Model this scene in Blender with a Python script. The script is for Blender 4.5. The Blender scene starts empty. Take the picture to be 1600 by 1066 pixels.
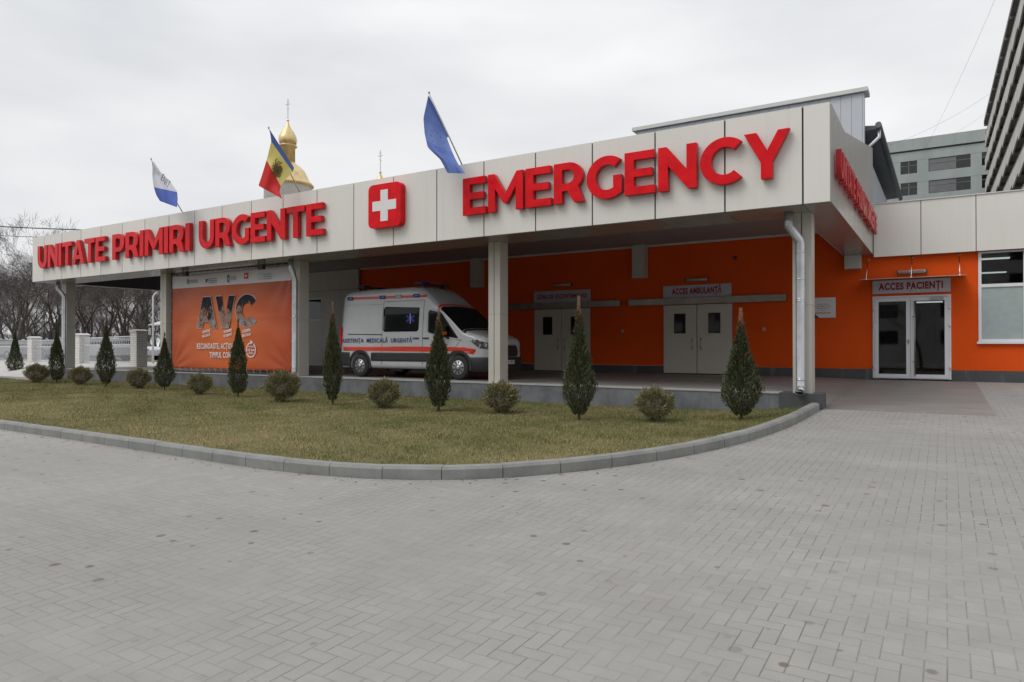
import bpy, bmesh, math, random
import numpy as np
from mathutils import Vector, Matrix
from mathutils.geometry import tessellate_polygon, delaunay_2d_cdt
random.seed(7); rng = np.random.default_rng(7)
S = bpy.context.scene; COL = S.collection; PI = math.pi; R = math.radians

# ------------------------------------------------------------------ camera
cd = bpy.data.cameras.new('camera'); cam = bpy.data.objects.new('camera', cd); COL.objects.link(cam)
cam.location = (0, 0, .95); cam.rotation_euler = (R(90.42), 0, R(31.97))
cd.sensor_width = 36; cd.lens = 36*1086/1600; cd.clip_end = 2000; cd.clip_start = .05
S.camera = cam
# ------------------------------------------------------------------ sky and sun
W = bpy.data.worlds.new('World'); S.world = W; W.use_nodes = True
nt = W.node_tree; nt.nodes.clear()
def wn(t): return nt.nodes.new(t)
sky = wn('ShaderNodeTexSky'); sky.sky_type = 'NISHITA'; sky.sun_disc = False
SUN_EL, SUN_AZ = R(52), R(212)
sky.sun_elevation = SUN_EL; sky.sun_rotation = SUN_AZ; sky.air_density = 1; sky.dust_density = 3
tc = wn('ShaderNodeTexCoord'); mp = wn('ShaderNodeMapping'); mp.inputs['Scale'].default_value = (1, 1, 3.2)
nz = wn('ShaderNodeTexNoise'); nz.inputs['Scale'].default_value = 1.6; nz.inputs['Detail'].default_value = 5; nz.inputs['Roughness'].default_value = .5
cr = wn('ShaderNodeValToRGB'); cr.color_ramp.elements[0].position = .34; cr.color_ramp.elements[1].position = .66
cr.color_ramp.elements[0].color = (7.4, 7.6, 7.95, 1); cr.color_ramp.elements[1].color = (10.3, 10.35, 10.45, 1)
mx = wn('ShaderNodeMix'); mx.data_type = 'RGBA'; mx.inputs['Factor'].default_value = .97
bg = wn('ShaderNodeBackground'); bg.inputs['Strength'].default_value = .1
ow = wn('ShaderNodeOutputWorld')
L = nt.links.new
L(tc.outputs['Generated'], mp.inputs['Vector']); L(mp.outputs[0], nz.inputs['Vector']); L(nz.outputs['Fac'], cr.inputs[0])
# overcast sky: brighter towards the zenith
sx_ = wn('ShaderNodeSeparateXYZ'); zr = wn('ShaderNodeMapRange'); zr.inputs[1].default_value = .35; zr.inputs[2].default_value = 1; zr.inputs[3].default_value = 1; zr.inputs[4].default_value = 1.45
vm = wn('ShaderNodeVectorMath'); vm.operation = 'SCALE'; L(tc.outputs['Generated'], sx_.inputs[0]); L(sx_.outputs[2], zr.inputs[0])
L(sky.outputs[0], mx.inputs[6]); L(cr.outputs[0], mx.inputs[7]); L(mx.outputs[2], vm.inputs[0]); L(zr.outputs[0], vm.inputs['Scale']); L(vm.outputs[0], bg.inputs[0]); L(bg.outputs[0], ow.inputs[0])
sl = bpy.data.lights.new('sun', 'SUN'); sl.energy = 1.5; sl.angle = R(32); sl.color = (1, .97, .93)
so = bpy.data.objects.new('sun', sl); COL.objects.link(so)
sd = Vector((math.sin(SUN_AZ)*math.cos(SUN_EL), math.cos(SUN_AZ)*math.cos(SUN_EL), math.sin(SUN_EL)))
so.rotation_euler = sd.to_track_quat('Z', 'Y').to_euler()
vs = S.view_settings; vs.view_transform = 'Standard'; vs.look = 'None'; vs.exposure = -.12; vs.gamma = 1
S.cycles.max_bounces = 8; S.cycles.diffuse_bounces = 4

# ------------------------------------------------------------------ materials
class G:
    """small node-graph helper"""
    def __init__(s, name):
        s.m = bpy.data.materials.new(name); s.m.use_nodes = True; s.t = s.m.node_tree
        s.b = s.t.nodes['Principled BSDF']
    def n(s, t, **k):
        x = s.t.nodes.new(t)
        for a, v in k.items(): setattr(x, a, v)
        return x
    def set(s, sock, v):
        if isinstance(v, bpy.types.NodeSocket): s.t.links.new(v, sock)
        else:
            if hasattr(v, '__len__') and len(v) == 3 and sock.type == 'RGBA': v = (*v, 1)
            sock.default_value = v
    def M(s, op, a, b=0., c=0.):
        x = s.n('ShaderNodeMath', operation=op); s.set(x.inputs[0], a); s.set(x.inputs[1], b)
        s.set(x.inputs[2], c); return x.outputs[0]
    def mix(s, f, a, b, bt='MIX'):
        x = s.n('ShaderNodeMix', data_type='RGBA', blend_type=bt); s.set(x.inputs[0], f); s.set(x.inputs[6], a); s.set(x.inputs[7], b)
        return x.outputs[2]
    def co(s, kind='Object'): return s.n('ShaderNodeTexCoord').outputs[kind]
    def noise(s, scale, detail=4, vec=None, rough=.55, stretch=None):
        x = s.n('ShaderNodeTexNoise'); v = vec or s.co()
        if stretch:
            m = s.n('ShaderNodeMapping'); m.inputs['Scale'].default_value = stretch; s.set(m.inputs[0], v); v = m.outputs[0]
        s.set(x.inputs['Vector'], v); x.inputs['Scale'].default_value = scale; x.inputs['Detail'].default_value = detail
        x.inputs['Roughness'].default_value = rough; return x.outputs['Fac']
    def ramp(s, f, a, b, ca=0., cb=1.):
        x = s.n('ShaderNodeMapRange'); x.clamp = True; s.set(x.inputs[0], f)
        for i, v in enumerate((a, b, ca, cb)): s.set(x.inputs[i+1], v)
        return x.outputs[0]
    def bump(s, h, dist=.01, strength=.6):
        x = s.n('ShaderNodeBump'); x.inputs['Strength'].default_value = strength; x.inputs['Distance'].default_value = dist
        s.set(x.inputs['Height'], h); s.set(s.b.inputs['Normal'], x.outputs[0])
    def col(s, v): s.set(s.b.inputs['Base Color'], v)
    def par(s, rough=.5, metal=0., spec=.5, coat=0.):
        s.set(s.b.inputs['Roughness'], rough); s.b.inputs['Metallic'].default_value = metal
        s.b.inputs['Specular IOR Level'].default_value = spec; s.b.inputs['Coat Weight'].default_value = coat
def mat(name, c, rough=.5, metal=0., var=.08, scale=3., spec=.5, coat=0., bump=0., bscale=60., stretch=None):
    g = G(name); f = g.ramp(g.noise(scale, 5, stretch=stretch), .3, .7, 1-var, 1+var*.5)
    v = g.n('ShaderNodeVectorMath', operation='SCALE'); v.inputs[0].default_value = c; g.set(v.inputs['Scale'], f)
    g.col(v.outputs[0]); g.par(rough, metal, spec, coat)
    if bump: g.bump(g.noise(bscale, 3), bump, .5)
    return g.m
M = {}
def mk_panel():
    g = G('composite_panel'); co = g.co(); sx = g.n('ShaderNodeSeparateXYZ'); g.set(sx.inputs[0], co); x = g.M('FLOOR', g.M('DIVIDE', g.M('ADD', sx.outputs[0], 2.3), 1.47))
    w = g.n('ShaderNodeTexWhiteNoise', noise_dimensions='1D'); g.set(w.inputs['W'], x)
    c = g.mix(w.outputs['Value'], (.68, .665, .625), (.73, .712, .67)); st = g.noise(1.6, 5, stretch=(5, 5, .22)); c = g.mix(g.ramp(st, .52, .78, 0, .2), c, (.50, .485, .45))
    dn = g.noise(.6, 4); c = g.mix(g.ramp(dn, .4, .7, 0, .2), c, (.58, .565, .53)); g.col(c); g.par(g.ramp(st, .3, .7, .30, .45)); g.bump(g.noise(.9, 1), .012, .25); return g.m
M['panel'] = mk_panel()
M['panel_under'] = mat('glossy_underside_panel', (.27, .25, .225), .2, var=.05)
M['panel_side'] = mat('brushed_side_panel', (.50, .49, .46), .25, metal=.25, var=.1, scale=1.2, stretch=(1, 2.5, .3))
M['joint'] = mat('dark_joint', (.045, .045, .045), .7)
M['column'] = mat('column_cladding', (.52, .50, .45), .35, var=.05)
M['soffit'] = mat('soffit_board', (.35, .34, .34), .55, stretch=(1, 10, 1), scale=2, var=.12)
M['trim'] = mat('pale_trim', (.6, .6, .58), .5)
M['zinc'] = mat('galvanised_pipe', (.62, .64, .67), .34, metal=.75, var=.18, scale=5)
M['steel'] = mat('steel_rail', (.38, .35, .31), .3, metal=.8, var=.25, scale=2)
M['chrome'] = mat('chrome', (.7, .7, .7), .18, metal=1)
M['door'] = mat('door_panel', (.62, .59, .51), .45, var=.04)
M['pvc'] = mat('white_plastic_frame', (.74, .75, .78), .35, var=.04)
M['black'] = mat('black_plastic', (.018, .018, .02), .5)
M['dark'] = mat('dark_metal', (.05, .05, .055), .5)
M['white'] = mat('white_enamel', (.75, .75, .76), .35, var=.03)
M['glass'] = mat('dark_reflecting_glass', (.012, .014, .015), .04, spec=.6, var=.3)
def mk_clear():
    g = G('clear_window_glass'); tr = g.n('ShaderNodeBsdfTransparent'); tr.inputs[0].default_value = (.55, .6, .6, 1); gl = g.n('ShaderNodeBsdfGlossy'); gl.inputs['Roughness'].default_value = .02
    fr = g.n('ShaderNodeFresnel'); fr.inputs['IOR'].default_value = 1.7; mxs = g.n('ShaderNodeMixShader'); L2 = g.t.links.new; L2(fr.outputs[0], mxs.inputs[0]); L2(tr.outputs[0], mxs.inputs[1]); L2(gl.outputs[0], mxs.inputs[2]); L2(mxs.outputs[0], g.t.nodes['Material Output'].inputs[0]); return g.m
M['clear'] = mk_clear()
def mk_tube():
    g = G('lit_tube'); g.b.inputs['Emission Color'].default_value = (1, .98, .94, 1); g.b.inputs['Emission Strength'].default_value = 1.6; return g.m
M['tube'] = mk_tube(); M['room'] = mat('room_wall', (.3, .3, .29), .8)
M['frost'] = mat('frosted_pane', (.36, .43, .42), .25, var=.08, scale=6)
M['sheet'] = mat('ribbed_sheet_metal', (.50, .53, .57), .5, var=.05)
M['roofdark'] = mat('dark_roof_metal', (.12, .13, .14), .5, var=.2)
M['signplate'] = mat('sign_plate', (.50, .47, .52), .3, var=.05)
M['signred'] = mat('sign_print_red', (.30, .006, .015), .4, var=.03)
M['navy'] = mat('navy_print', (.02, .025, .13), .4, var=.03)
M['gold'] = mat('gilded_metal', (.72, .55, .28), .42, metal=.65, var=.25, scale=1.5)
M['plaster'] = mat('white_plaster', (.55, .56, .58), .8)
M['tyre'] = mat('tyre_rubber', (.022, .022, .022), .8)
M['amber'] = mat('amber_plastic', (.75, .12, .01), .3)
M['graytext'] = mat('grey_print', (.22, .23, .27), .6, var=0)
M['whiteprint'] = mat('white_print', (.72, .70, .70), .6, var=.02)
M['lamp'] = mat('lamp_diffuser', (.42, .42, .40), .4)
def mk_red():
    g = G('red_letter_acrylic'); f = g.noise(3.5, 4); g.col(g.mix(g.ramp(f, .35, .65), (.60, .006, .011), (.74, .010, .016)))
    g.par(.22, spec=.16); g.bump(g.noise(5, 3), .02, .25); return g.m
M['red'] = mk_red()
M['redside'] = mat('red_letter_return', (.45, .004, .008), .35, var=.1)
def mk_orange():
    g = G('orange_render'); f = g.noise(.8, 5); f2 = g.noise(180, 2)
    c = g.mix(g.ramp(f, .3, .7), (.76, .086, .007), (.82, .102, .009)); c = g.mix(g.ramp(f2, .3, .7, 0, .35), c, (.60, .062, .006))
    g.col(c); g.par(.85, spec=.2); g.bump(f2, .004, .8); return g.m
M['orange'] = mk_orange()
def mk_granite(name, a, b):
    g = G(name); f = g.noise(1.7, 8, rough=.7); c = g.mix(g.ramp(f, .3, .7), a, b)
    sx = g.n('ShaderNodeSeparateXYZ'); g.set(sx.inputs[0], g.co())
    s = g.M('PINGPONG', g.M('ADD', sx.outputs[0], 100.3), .6)          # slab joints every 1.2 m
    c = g.mix(g.M('LESS_THAN', s, .004), c, (.06, .06, .06))
    st = g.ramp(g.noise(1.2, 4, stretch=(3, 3, .4)), .58, .72, 0, .35); c = g.mix(st, c, (.24, .24, .24))
    g.col(c); g.par(.55); g.bump(g.noise(40, 3), .003); return g.m
M['granite'] = mk_granite('grey_stone_cladding', (.075, .08, .088), (.18, .188, .20))
M['granitedark'] = mk_granite('dark_stone_cladding', (.05, .052, .057), (.085, .088, .094))
def mk_concrete(name, a, b, sc=1.5, rough=.8, streak=None):
    g = G(name); f = g.noise(sc, 8, rough=.65, stretch=streak); c = g.mix(g.ramp(f, .3, .72), a, b)
    sp = g.noise(90, 2); c = g.mix(g.ramp(sp, .35, .65, 0, .2), c, (.12, .11, .10)); g.col(c); g.par(rough); g.bump(sp, .003); return g.m
M['kerb'] = mk_concrete('kerb_concrete', (.18, .185, .178), (.28, .285, .272), 2.5)
M['copings'] = mk_concrete('pale_concrete', (.30, .30, .295), (.38, .38, .37), 3)
M['apron'] = mk_concrete('apron_concrete', (.185, .172, .160), (.265, .250, .236), 1.1, .6, (1, 3, 1))
M['yard'] = mk_concrete('yard_concrete', (.42, .41, .39), (.52, .51, .49), .5)
M['groundm'] = mk_concrete('trodden_ground', (.10, .09, .07), (.17, .15, .12), .2)
def mk_pave():
    g = G('block_paving'); sx = g.n('ShaderNodeSeparateXYZ'); g.set(sx.inputs[0], g.co())
    wob = g.M('MULTIPLY', g.M('SUBTRACT', g.noise(.6, 2), .5), .03)
    x = g.M('DIVIDE', g.M('ADD', sx.outputs[0], wob), .1); y = g.M('DIVIDE', g.M('ADD', sx.outputs[1], wob), .1)
    i = g.M('FLOOR', x); j = g.M('FLOOR', y); fx = g.M('SUBTRACT', x, i); fy = g.M('SUBTRACT', y, j)
    k = g.M('FLOORED_MODULO', g.M('SUBTRACT', i, j), 4.)
    h = g.M('LESS_THAN', k, 1.5); nh = g.M('SUBTRACT', 1., h)
    k1 = g.M('MULTIPLY', h, g.M('GREATER_THAN', k, .5)); k2 = g.M('MULTIPLY', nh, g.M('LESS_THAN', k, 2.5))
    a = g.M('ADD', g.M('MULTIPLY', h, g.M('ADD', fx, k1)), g.M('MULTIPLY', nh, g.M('ADD', fy, k2)))
    b = g.M('ADD', g.M('MULTIPLY', h, fy), g.M('MULTIPLY', nh, fx))
    ea = g.M('MINIMUM', a, g.M('SUBTRACT', 2., a)); eb = g.M('MINIMUM', b, g.M('SUBTRACT', 1., b)); e = g.M('MINIMUM', ea, eb)
    ex_ = g.M('ADD', g.M('MULTIPLY', h, ea), g.M('MULTIPLY', nh, eb)); ey_ = g.M('ADD', g.M('MULTIPLY', h, eb), g.M('MULTIPLY', nh, ea))
    cv = g.n('ShaderNodeCombineXYZ'); g.set(cv.inputs[0], g.M('SUBTRACT', i, k1)); g.set(cv.inputs[1], g.M('SUBTRACT', j, k2)); g.set(cv.inputs[2], h)
    wn_ = g.n('ShaderNodeTexWhiteNoise', noise_dimensions='3D'); g.set(wn_.inputs['Vector'], cv.outputs[0]); rnd = wn_.outputs['Value']
    big = g.noise(.35, 5); mid = g.noise(3, 5, rough=.7); fine = g.noise(160, 2)
    c = g.mix(g.ramp(big, .3, .7), (.285, .276, .262), (.368, .359, .345))
    c = g.mix(g.ramp(rnd, 0, 1, 0, .34), c, (.24, .232, .218)); c = g.mix(g.ramp(rnd, .86, 1, 0, .35), c, (.37, .36, .345))
    c = g.mix(g.ramp(g.noise(.16, 3), .38, .62, 0, .45), c, (.255, .25, .24)); c = g.mix(g.ramp(mid, .42, .72, 0, .3), c, (.20, .19, .175)); c = g.mix(g.ramp(fine, .3, .7, 0, .22), c, (.17, .165, .155))
    c = g.mix(g.ramp(g.noise(1, 4, stretch=(.22, 2.0, 1)), .50, .72, 0, .22), c, (.17, .165, .155)); c = g.mix(g.ramp(g.noise(1, 3, stretch=(2.4, .25, 1)), .55, .75, 0, .16), c, (.18, .17, .16))
    # oil and gum spots
    vo = g.n('ShaderNodeTexVoronoi', voronoi_dimensions='2D'); g.set(vo.inputs['Vector'], g.co()); vo.inputs['Scale'].default_value = 3.1; vo.inputs['Randomness'].default_value = 1
    wv = g.n('ShaderNodeSeparateColor'); g.set(wv.inputs[0], vo.outputs['Color'])
    rad = g.M('ADD', g.M('MULTIPLY', g.M('MULTIPLY', wv.outputs[0], wv.outputs[0]), .10), .015)
    dd = g.M('ADD', vo.outputs['Distance'], g.M('MULTIPLY', g.M('SUBTRACT', g.noise(22, 3), .5), .07))
    spot = g.M('MULTIPLY', g.ramp(g.M('SUBTRACT', dd, rad), -.015, .03, 1., 0.), g.M('GREATER_THAN', wv.outputs[1], .25))
    spot = g.M('MULTIPLY', spot, g.ramp(g.noise(.5, 2), .42, .6, .1, .8)); c = g.mix(spot, c, (.12, .092, .07))
    jt = g.M('MAXIMUM', g.ramp(ex_, .012, .04, 1, 0), g.M('MULTIPLY', g.ramp(ey_, .012, .04, 1, 0), .5)); jv = g.M('MULTIPLY', jt, g.ramp(g.noise(.9, 5, rough=.65), .40, .62, .08, .85))
    c = g.mix(jv, c, (.10, .095, .085)); g.col(c); g.par(.78, spec=.35)
    hh = g.M('ADD', g.ramp(e, .015, .06), g.M('ADD', g.M('MULTIPLY', rnd, .45), g.M('MULTIPLY', fine, .25))); g.bump(hh, .004, .6)
    return g.m
M['pave'] = mk_pave()
def mk_lawn():
    g = G('lawn_soil'); f = g.noise(.9, 6, rough=.6); c = g.mix(g.ramp(f, .32, .68), (.095, .105, .035), (.25, .205, .11))
    c = g.mix(g.ramp(g.noise(40, 3), .3, .7, 0, .5), c, (.05, .05, .022)); g.col(c); g.par(.95, spec=.1); g.bump(g.noise(90, 3), .02); return g.m
M['lawn'] = mk_lawn()
def mk_attr(name, rough=.7, trans=.0):
    g = G(name); a = g.n('ShaderNodeAttribute', attribute_name='tone'); g.col(a.outputs['Color']); g.par(rough, spec=.15)
    return g.m
M['leaf'] = mk_attr('leaf_sprays', .65); M['blade'] = mk_attr('grass_blades', .85)
M['bark'] = mat('winter_bark', (.085, .070, .062), .9, var=.4, scale=6)
M['twig'] = mat('winter_twigs', (.135, .115, .108), .9, var=.4, scale=2)
M['stem'] = mat('shrub_stem', (.11, .075, .05), .9, var=.3, scale=20)
def mk_brick():
    g = G('white_brick'); b = g.n('ShaderNodeTexBrick'); mp = g.n('ShaderNodeMapping'); mp.inputs['Rotation'].default_value = (R(90), 0, 0)
    sx = g.n('ShaderNodeSeparateXYZ'); g.set(sx.inputs[0], g.co()); cx = g.n('ShaderNodeCombineXYZ')
    g.set(cx.inputs[0], g.M('ADD', sx.outputs[0], sx.outputs[1])); g.set(cx.inputs[1], sx.outputs[2]); g.set(b.inputs['Vector'], cx.outputs[0])
    b.inputs['Color1'].default_value = (.74, .72, .68, 1); b.inputs['Color2'].default_value = (.64, .62, .58, 1); b.inputs['Mortar'].default_value = (.42, .41, .39, 1)
    b.inputs['Scale'].default_value = 1; b.inputs['Brick Width'].default_value = .26; b.inputs['Row Height'].default_value = .09; b.inputs['Mortar Size'].default_value = .01
    g.col(b.outputs['Color']); g.par(.8); g.bump(b.outputs['Fac'], -.01); return g.m
M['brick'] = mk_brick()
def mk_facade(name, a, b, sc=.25):
    g = G(name); f = g.noise(sc, 6, rough=.7, stretch=(1, 1, .25)); c = g.mix(g.ramp(f, .3, .7), a, b)
    g.col(c); g.par(.85); return g.m
M['greenblock'] = mk_facade('weathered_green_tiles', (.27, .31, .30), (.37, .41, .40))
M['towerc'] = mk_facade('weathered_concrete', (.40, .395, .38), (.60, .59, .57), .4)
M['towerd'] = mk_facade('dark_concrete', (.15, .15, .148), (.24, .24, .235), .4)
M['blind'] = mat('grey_blind', (.16, .17, .175), .7, var=.2, scale=.8)
M['carpaint'] = mat('pale_car_paint', (.45, .47, .50), .25, coat=.6, var=.02)

# ------------------------------------------------------------------ object helpers
def link(name, me, m=None, parent=None):
    o = bpy.data.objects.new(name, me); COL.objects.link(o)
    if m is not None and me is not None: 
        for x in (m if isinstance(m, (list, tuple)) else [m]): me.materials.append(x)
    if parent: o.parent = parent
    return o
def tag(o, label, cat, group=None):
    o['label'] = label; o['category'] = cat
    if group: o['group'] = group
    return o
def thing(name, label, cat, loc=(0, 0, 0), rz=0, group=None):
    o = link(name, None); o.location = loc; o.rotation_euler = (0, 0, rz); return tag(o, label, cat, group)
def struct(name, me, m): o = link(name, me, m); o['kind'] = 'structure'; return o
def copy_tree(o, parent=None):
    c = o.copy(); COL.objects.link(c)
    if parent: c.parent = parent
    for ch in list(o.children): copy_tree(ch, c)
    return c
class B:
    """collects boxes, tubes, polygons into one mesh"""
    def __init__(s): s.v = []; s.f = []; s.mi = []; s.sm = []
    def add(s, vs, fs, mi=0, sm=False):
        n = len(s.v); s.v += [tuple(p) for p in vs]
        for f in fs: s.f.append([n+i for i in f]); s.mi.append(mi); s.sm.append(sm)
        return s
    def box(s, x0, x1, y0, y1, z0, z1, mi=0):
        v = [(x, y, z) for x in (x0, x1) for y in (y0, y1) for z in (z0, z1)]
        return s.add(v, [(0, 1, 3, 2), (4, 6, 7, 5), (0, 4, 5, 1), (2, 3, 7, 6), (0, 2, 6, 4), (1, 5, 7, 3)], mi)
    def tube(s, pts, r, n=10, mi=0, cap=True, sm=True):
        pts = [Vector(p) for p in pts]; rs = r if hasattr(r, '__len__') else [r]*len(pts); vs = []; fs = []; ref = None
        for i, p in enumerate(pts):
            t = (pts[min(i+1, len(pts)-1)]-pts[max(i-1, 0)]).normalized()
            if ref is None: ref = Vector((0, 0, 1)) if abs(t.z) < .9 else Vector((1, 0, 0))
            u = t.cross(ref).normalized(); w = t.cross(u).normalized(); ref = -w if False else ref
            for k in range(n): a = 2*PI*k/n; vs.append(p+(u*math.cos(a)+w*math.sin(a))*rs[i])
        for i in range(len(pts)-1):
            for k in range(n): k2 = (k+1) % n; fs.append((i*n+k, i*n+k2, (i+1)*n+k2, (i+1)*n+k))
        s.add(vs, fs, mi, sm)
        if cap: s.add(vs[:n], [tuple(range(n))[::-1]], mi); s.add(vs[-n:], [tuple(range(n))], mi)
        return s
    def lathe(s, prof, n=24, c=(0, 0, 0), axis='z', mi=0, rib=0):
        vs = []; fs = []
        for r, z in prof:
            for k in range(n):
                a = 2*PI*k/n; rr = r*(1+rib*(abs(math.cos(a*6))-.5)); p = (rr*math.cos(a), rr*math.sin(a), z)
                if axis == 'y': p = (p[0], z, p[1])
                vs.append((p[0]+c[0], p[1]+c[1], p[2]+c[2]))
        m = len(prof)
        for i in range(m-1):
            for k in range(n): k2 = (k+1) % n; fs.append((i*n+k, i*n+k2, (i+1)*n+k2, (i+1)*n+k))
        fs.append(tuple(range(n))[::-1]); fs.append(tuple((m-1)*n+k for k in range(n)))
        return s.add(vs, fs, mi, True)
    def prism(s, poly, y0, y1, mi=0, holes=(), plane='xz', side=None):
        """polygon in a plane extruded along the third axis"""
        loops = [poly]+list(holes); flat = [p for l in loops for p in l]; n = len(flat)
        P = {'xz': lambda a, b, c: (a, c, b), 'yz': lambda a, b, c: (c, a, b), 'xy': lambda a, b, c: (a, b, c)}[plane]
        tr = tessellate_polygon([[Vector((a, b, 0)) for a, b in l] for l in loops])
        vs = [P(a, b, y0) for a, b in flat]+[P(a, b, y1) for a, b in flat]
        s.add(vs, [t for t in tr]+[tuple(n+i for i in t[::-1]) for t in tr], mi)
        o = 0; q = []
        for l in loops:
            for i in range(len(l)): a, b = o+i, o+(i+1) % len(l); q.append((a, b, n+b, n+a))
            o += len(l)
        return s.add(vs, q, mi if side is None else side)
    def mesh(s, fix=False):
        me = bpy.data.meshes.new('m'); me.from_pydata(s.v, [], s.f)
        me.polygons.foreach_set('material_index', s.mi); me.polygons.foreach_set('use_smooth', s.sm)
        if fix:
            bm = bmesh.new(); bm.from_mesh(me); bmesh.ops.remove_doubles(bm, verts=bm.verts, dist=1e-5)
            bmesh.ops.recalc_face_normals(bm, faces=bm.faces); bm.to_mesh(me); bm.free()
        me.update(); return me
    def build(s, name, m, parent=None, bevel=0, fix=True, seg=2):
        me = s.mesh(fix); o = link(name, me, m, parent)
        if bevel:
            b = o.modifiers.new('bevel', 'BEVEL'); b.width = bevel; b.segments = seg; b.limit_method = 'ANGLE'; b.angle_limit = R(40)
        return o
def text(name, body, x, z, y, size, m, parent=None, bold=.02, ext=.002, width=None, align='CENTER', rot=0, cond=1., sp=1.12):
    c = bpy.data.curves.new('t', 'FONT'); c.body = body; c.size = size; c.align_x = align; c.align_y = 'CENTER'
    c.offset = bold*size; c.extrude = ext; c.resolution_u = 3; c.space_character = sp; o = bpy.data.objects.new('t', c); COL.objects.link(o)
    dg = bpy.context.evaluated_depsgraph_get(); me = bpy.data.meshes.new_from_object(o.evaluated_get(dg)); bpy.data.objects.remove(o)
    xs = [v.co.x for v in me.vertices]; w = max(xs)-min(xs); f = (width/w) if width else cond
    me.transform(Matrix.Diagonal((f, 1, 1, 1))); me.materials.clear()
    t = link(name, me, m, parent); t.location = (x, y, z); t.rotation_euler = (R(90), -rot, 0); return t

# ------------------------------------------------------------------ ground
GZ = lambda y: -.31-.0335*(15.2-y)
KP = [(-60, 6.15), (-30, 6.1), (-20, 6.06), (-15.23, 6.02), (-12.76, 5.98), (-11.38, 5.95), (-10.02, 5.92), (-8.67, 5.88), (-7.95, 5.86), (-7.28, 5.86), (-6.57, 5.92), (-5.86, 6.05), (-5.27, 6.26), (-4.69, 6.58),
      (-4.25, 6.97), (-3.76, 7.57), (-3.34, 8.25), (-2.99, 8.95), (-2.72, 9.73), (-2.5, 10.54), (-2.34, 11.49), (-2.22, 12.48), (-2.15, 13.75), (-2.12, 14.9)]
def arc(pts, step):
    P = [Vector(p) for p in pts]; out = [P[0].copy()]; acc = 0; i = 0; cur = P[0].copy()
    while i < len(P)-1:
        d = (P[i+1]-cur).length
        if acc+d >= step: cur = cur+(P[i+1]-cur).normalized()*(step-acc); out.append(cur.copy()); acc = 0
        else: acc += d; i += 1; cur = P[i].copy()
    out.append(P[-1].copy()); return out
def flat(poly, zf, off=0):
    tr = tessellate_polygon([[Vector((a, b, 0)) for a, b in poly]]); b = B(); b.add([(x, y, zf(y)+off) for x, y in poly], list(tr))
    me = b.mesh(); bm = bmesh.new(); bm.from_mesh(me)
    for f in bm.faces:
        if f.normal.z < 0: f.normal_flip()
    bm.to_mesh(me); bm.free(); return me
pave = KP+[(-2.08, 15.2), (.77, 15.25), (.70, 23.25), (40, 23.25), (40, -30), (-60, -30)]
struct('block_paving', flat(pave, GZ), M['pave'])
struct('concrete_apron', flat([(-2.08, 15.2), (.77, 15.25), (.70, 23.25), (-2.3, 23.25), (-2.3, 15.2)], GZ, .002), M['apron'])
b = B(); b.box(-1500, 1500, -1500, 1500, -3, -1.9); struct('ground', b.mesh(True), M['groundm'])
# terrain sheets round the plot at about building level
b = B()
b.add([(-1200, 24, -.03), (1200, 24, -.03), (1200, 1500, -.03), (-1200, 1500, -.03)], [(0, 1, 2, 3)])
b.add([(-1200, 6.2, -.06), (-60, 6.2, -.06), (-60, 24, -.06), (-1200, 24, -.06)], [(0, 1, 2, 3)])
struct('far_ground', b.mesh(), M['groundm'])
# yard to the left of the canopy
xs = np.linspace(-60, -31.5, 24); b = B(); vs = []
for x in xs:
    for y in (13.6, 15.0, 18, 21, 24.05):
        t = min(1, max(0, (x+36)/-8 if y < 15.2 else 1)); t = t if y < 15 else 1; vs.append((x, y, -.33+.31*(1-(1-t)**2) if y < 15 else -.02))
fs = [(i*5+j, (i+1)*5+j, (i+1)*5+j+1, i*5+j+1) for i in range(23) for j in range(4)]
b.add(vs, fs); b.box(-31.52, -31.48, 13.6, 24, -.9, -.03); b.box(-60, -31.5, 13.58, 13.62, -.9, -.34); struct('yard', b.mesh(True), M['yard'])
# kerb stones
b = B(); cen = arc(KP[2:], .72)
for a, c in zip(cen[:-1], cen[1:]):
    d = (c-a).normalized(); n = Vector((-d.y, d.x)) if True else 0   # inward (towards the lawn)
    a2 = a+d*.005; c2 = c-d*.005; vs = []; jz = random.uniform(-.003, .003)
    for p in (a2, c2):
        z = GZ(p.y)
        for w, hz in ((0, -.1), (.004, .115), (.03, .148), (.15, .15), (.15, -.1)): q = p+n*w; vs.append((q.x, q.y, z+hz+(jz if hz > 0 else 0)))
    b.add(vs, [(0, 1, 6, 5), (1, 2, 7, 6), (2, 3, 8, 7), (3, 4, 9, 8), (0, 4, 3, 2, 1), (5, 6, 7, 8, 9)])
struct('kerb', b.mesh(True), M['kerb'])
# lawn
inner = []
for i, p in enumerate(KP):
    a = Vector(KP[max(i-1, 0)]); c = Vector(KP[min(i+1, len(KP)-1)]); d = (c-a).normalized(); inner.append((p[0]-d.y*.13, p[1]+d.x*.13))
KA = np.array([(p.x, p.y) for p in arc(KP[2:], .3)])
def lawn_z(x, y):
    base = -.50+.05*min(1, max(0, (y-6)/8)); t = max(0, min(1, (-29-x)/9)); base += .2*t*t*min(1, max(0, (y-8)/5))
    dk = float(np.sqrt(((KA-(x, y))**2).sum(1)).min()); e = math.exp(-dk/.9)
    return base*(1-e)+(GZ(y)+.125)*e
poly = [p for p in inner if p[0] > -50]; poly = [(-40, inner[1][1])]+[p for p in poly if p[0] > -40]+[(-2.25, 14.99)]+[(x, 14.99) for x in np.arange(-2.6, -31.7, -.4)]+[(-31.8, 14.99), (-40, 14.6)]
pin = []
def inside(x, y, P):
    r = False; n = len(P)
    for i in range(n):
        x1, y1 = P[i]; x2, y2 = P[(i+1) % n]
        if (y1 > y) != (y2 > y) and x < (x2-x1)*(y-y1)/(y2-y1)+x1: r = not r
    return r
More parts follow.
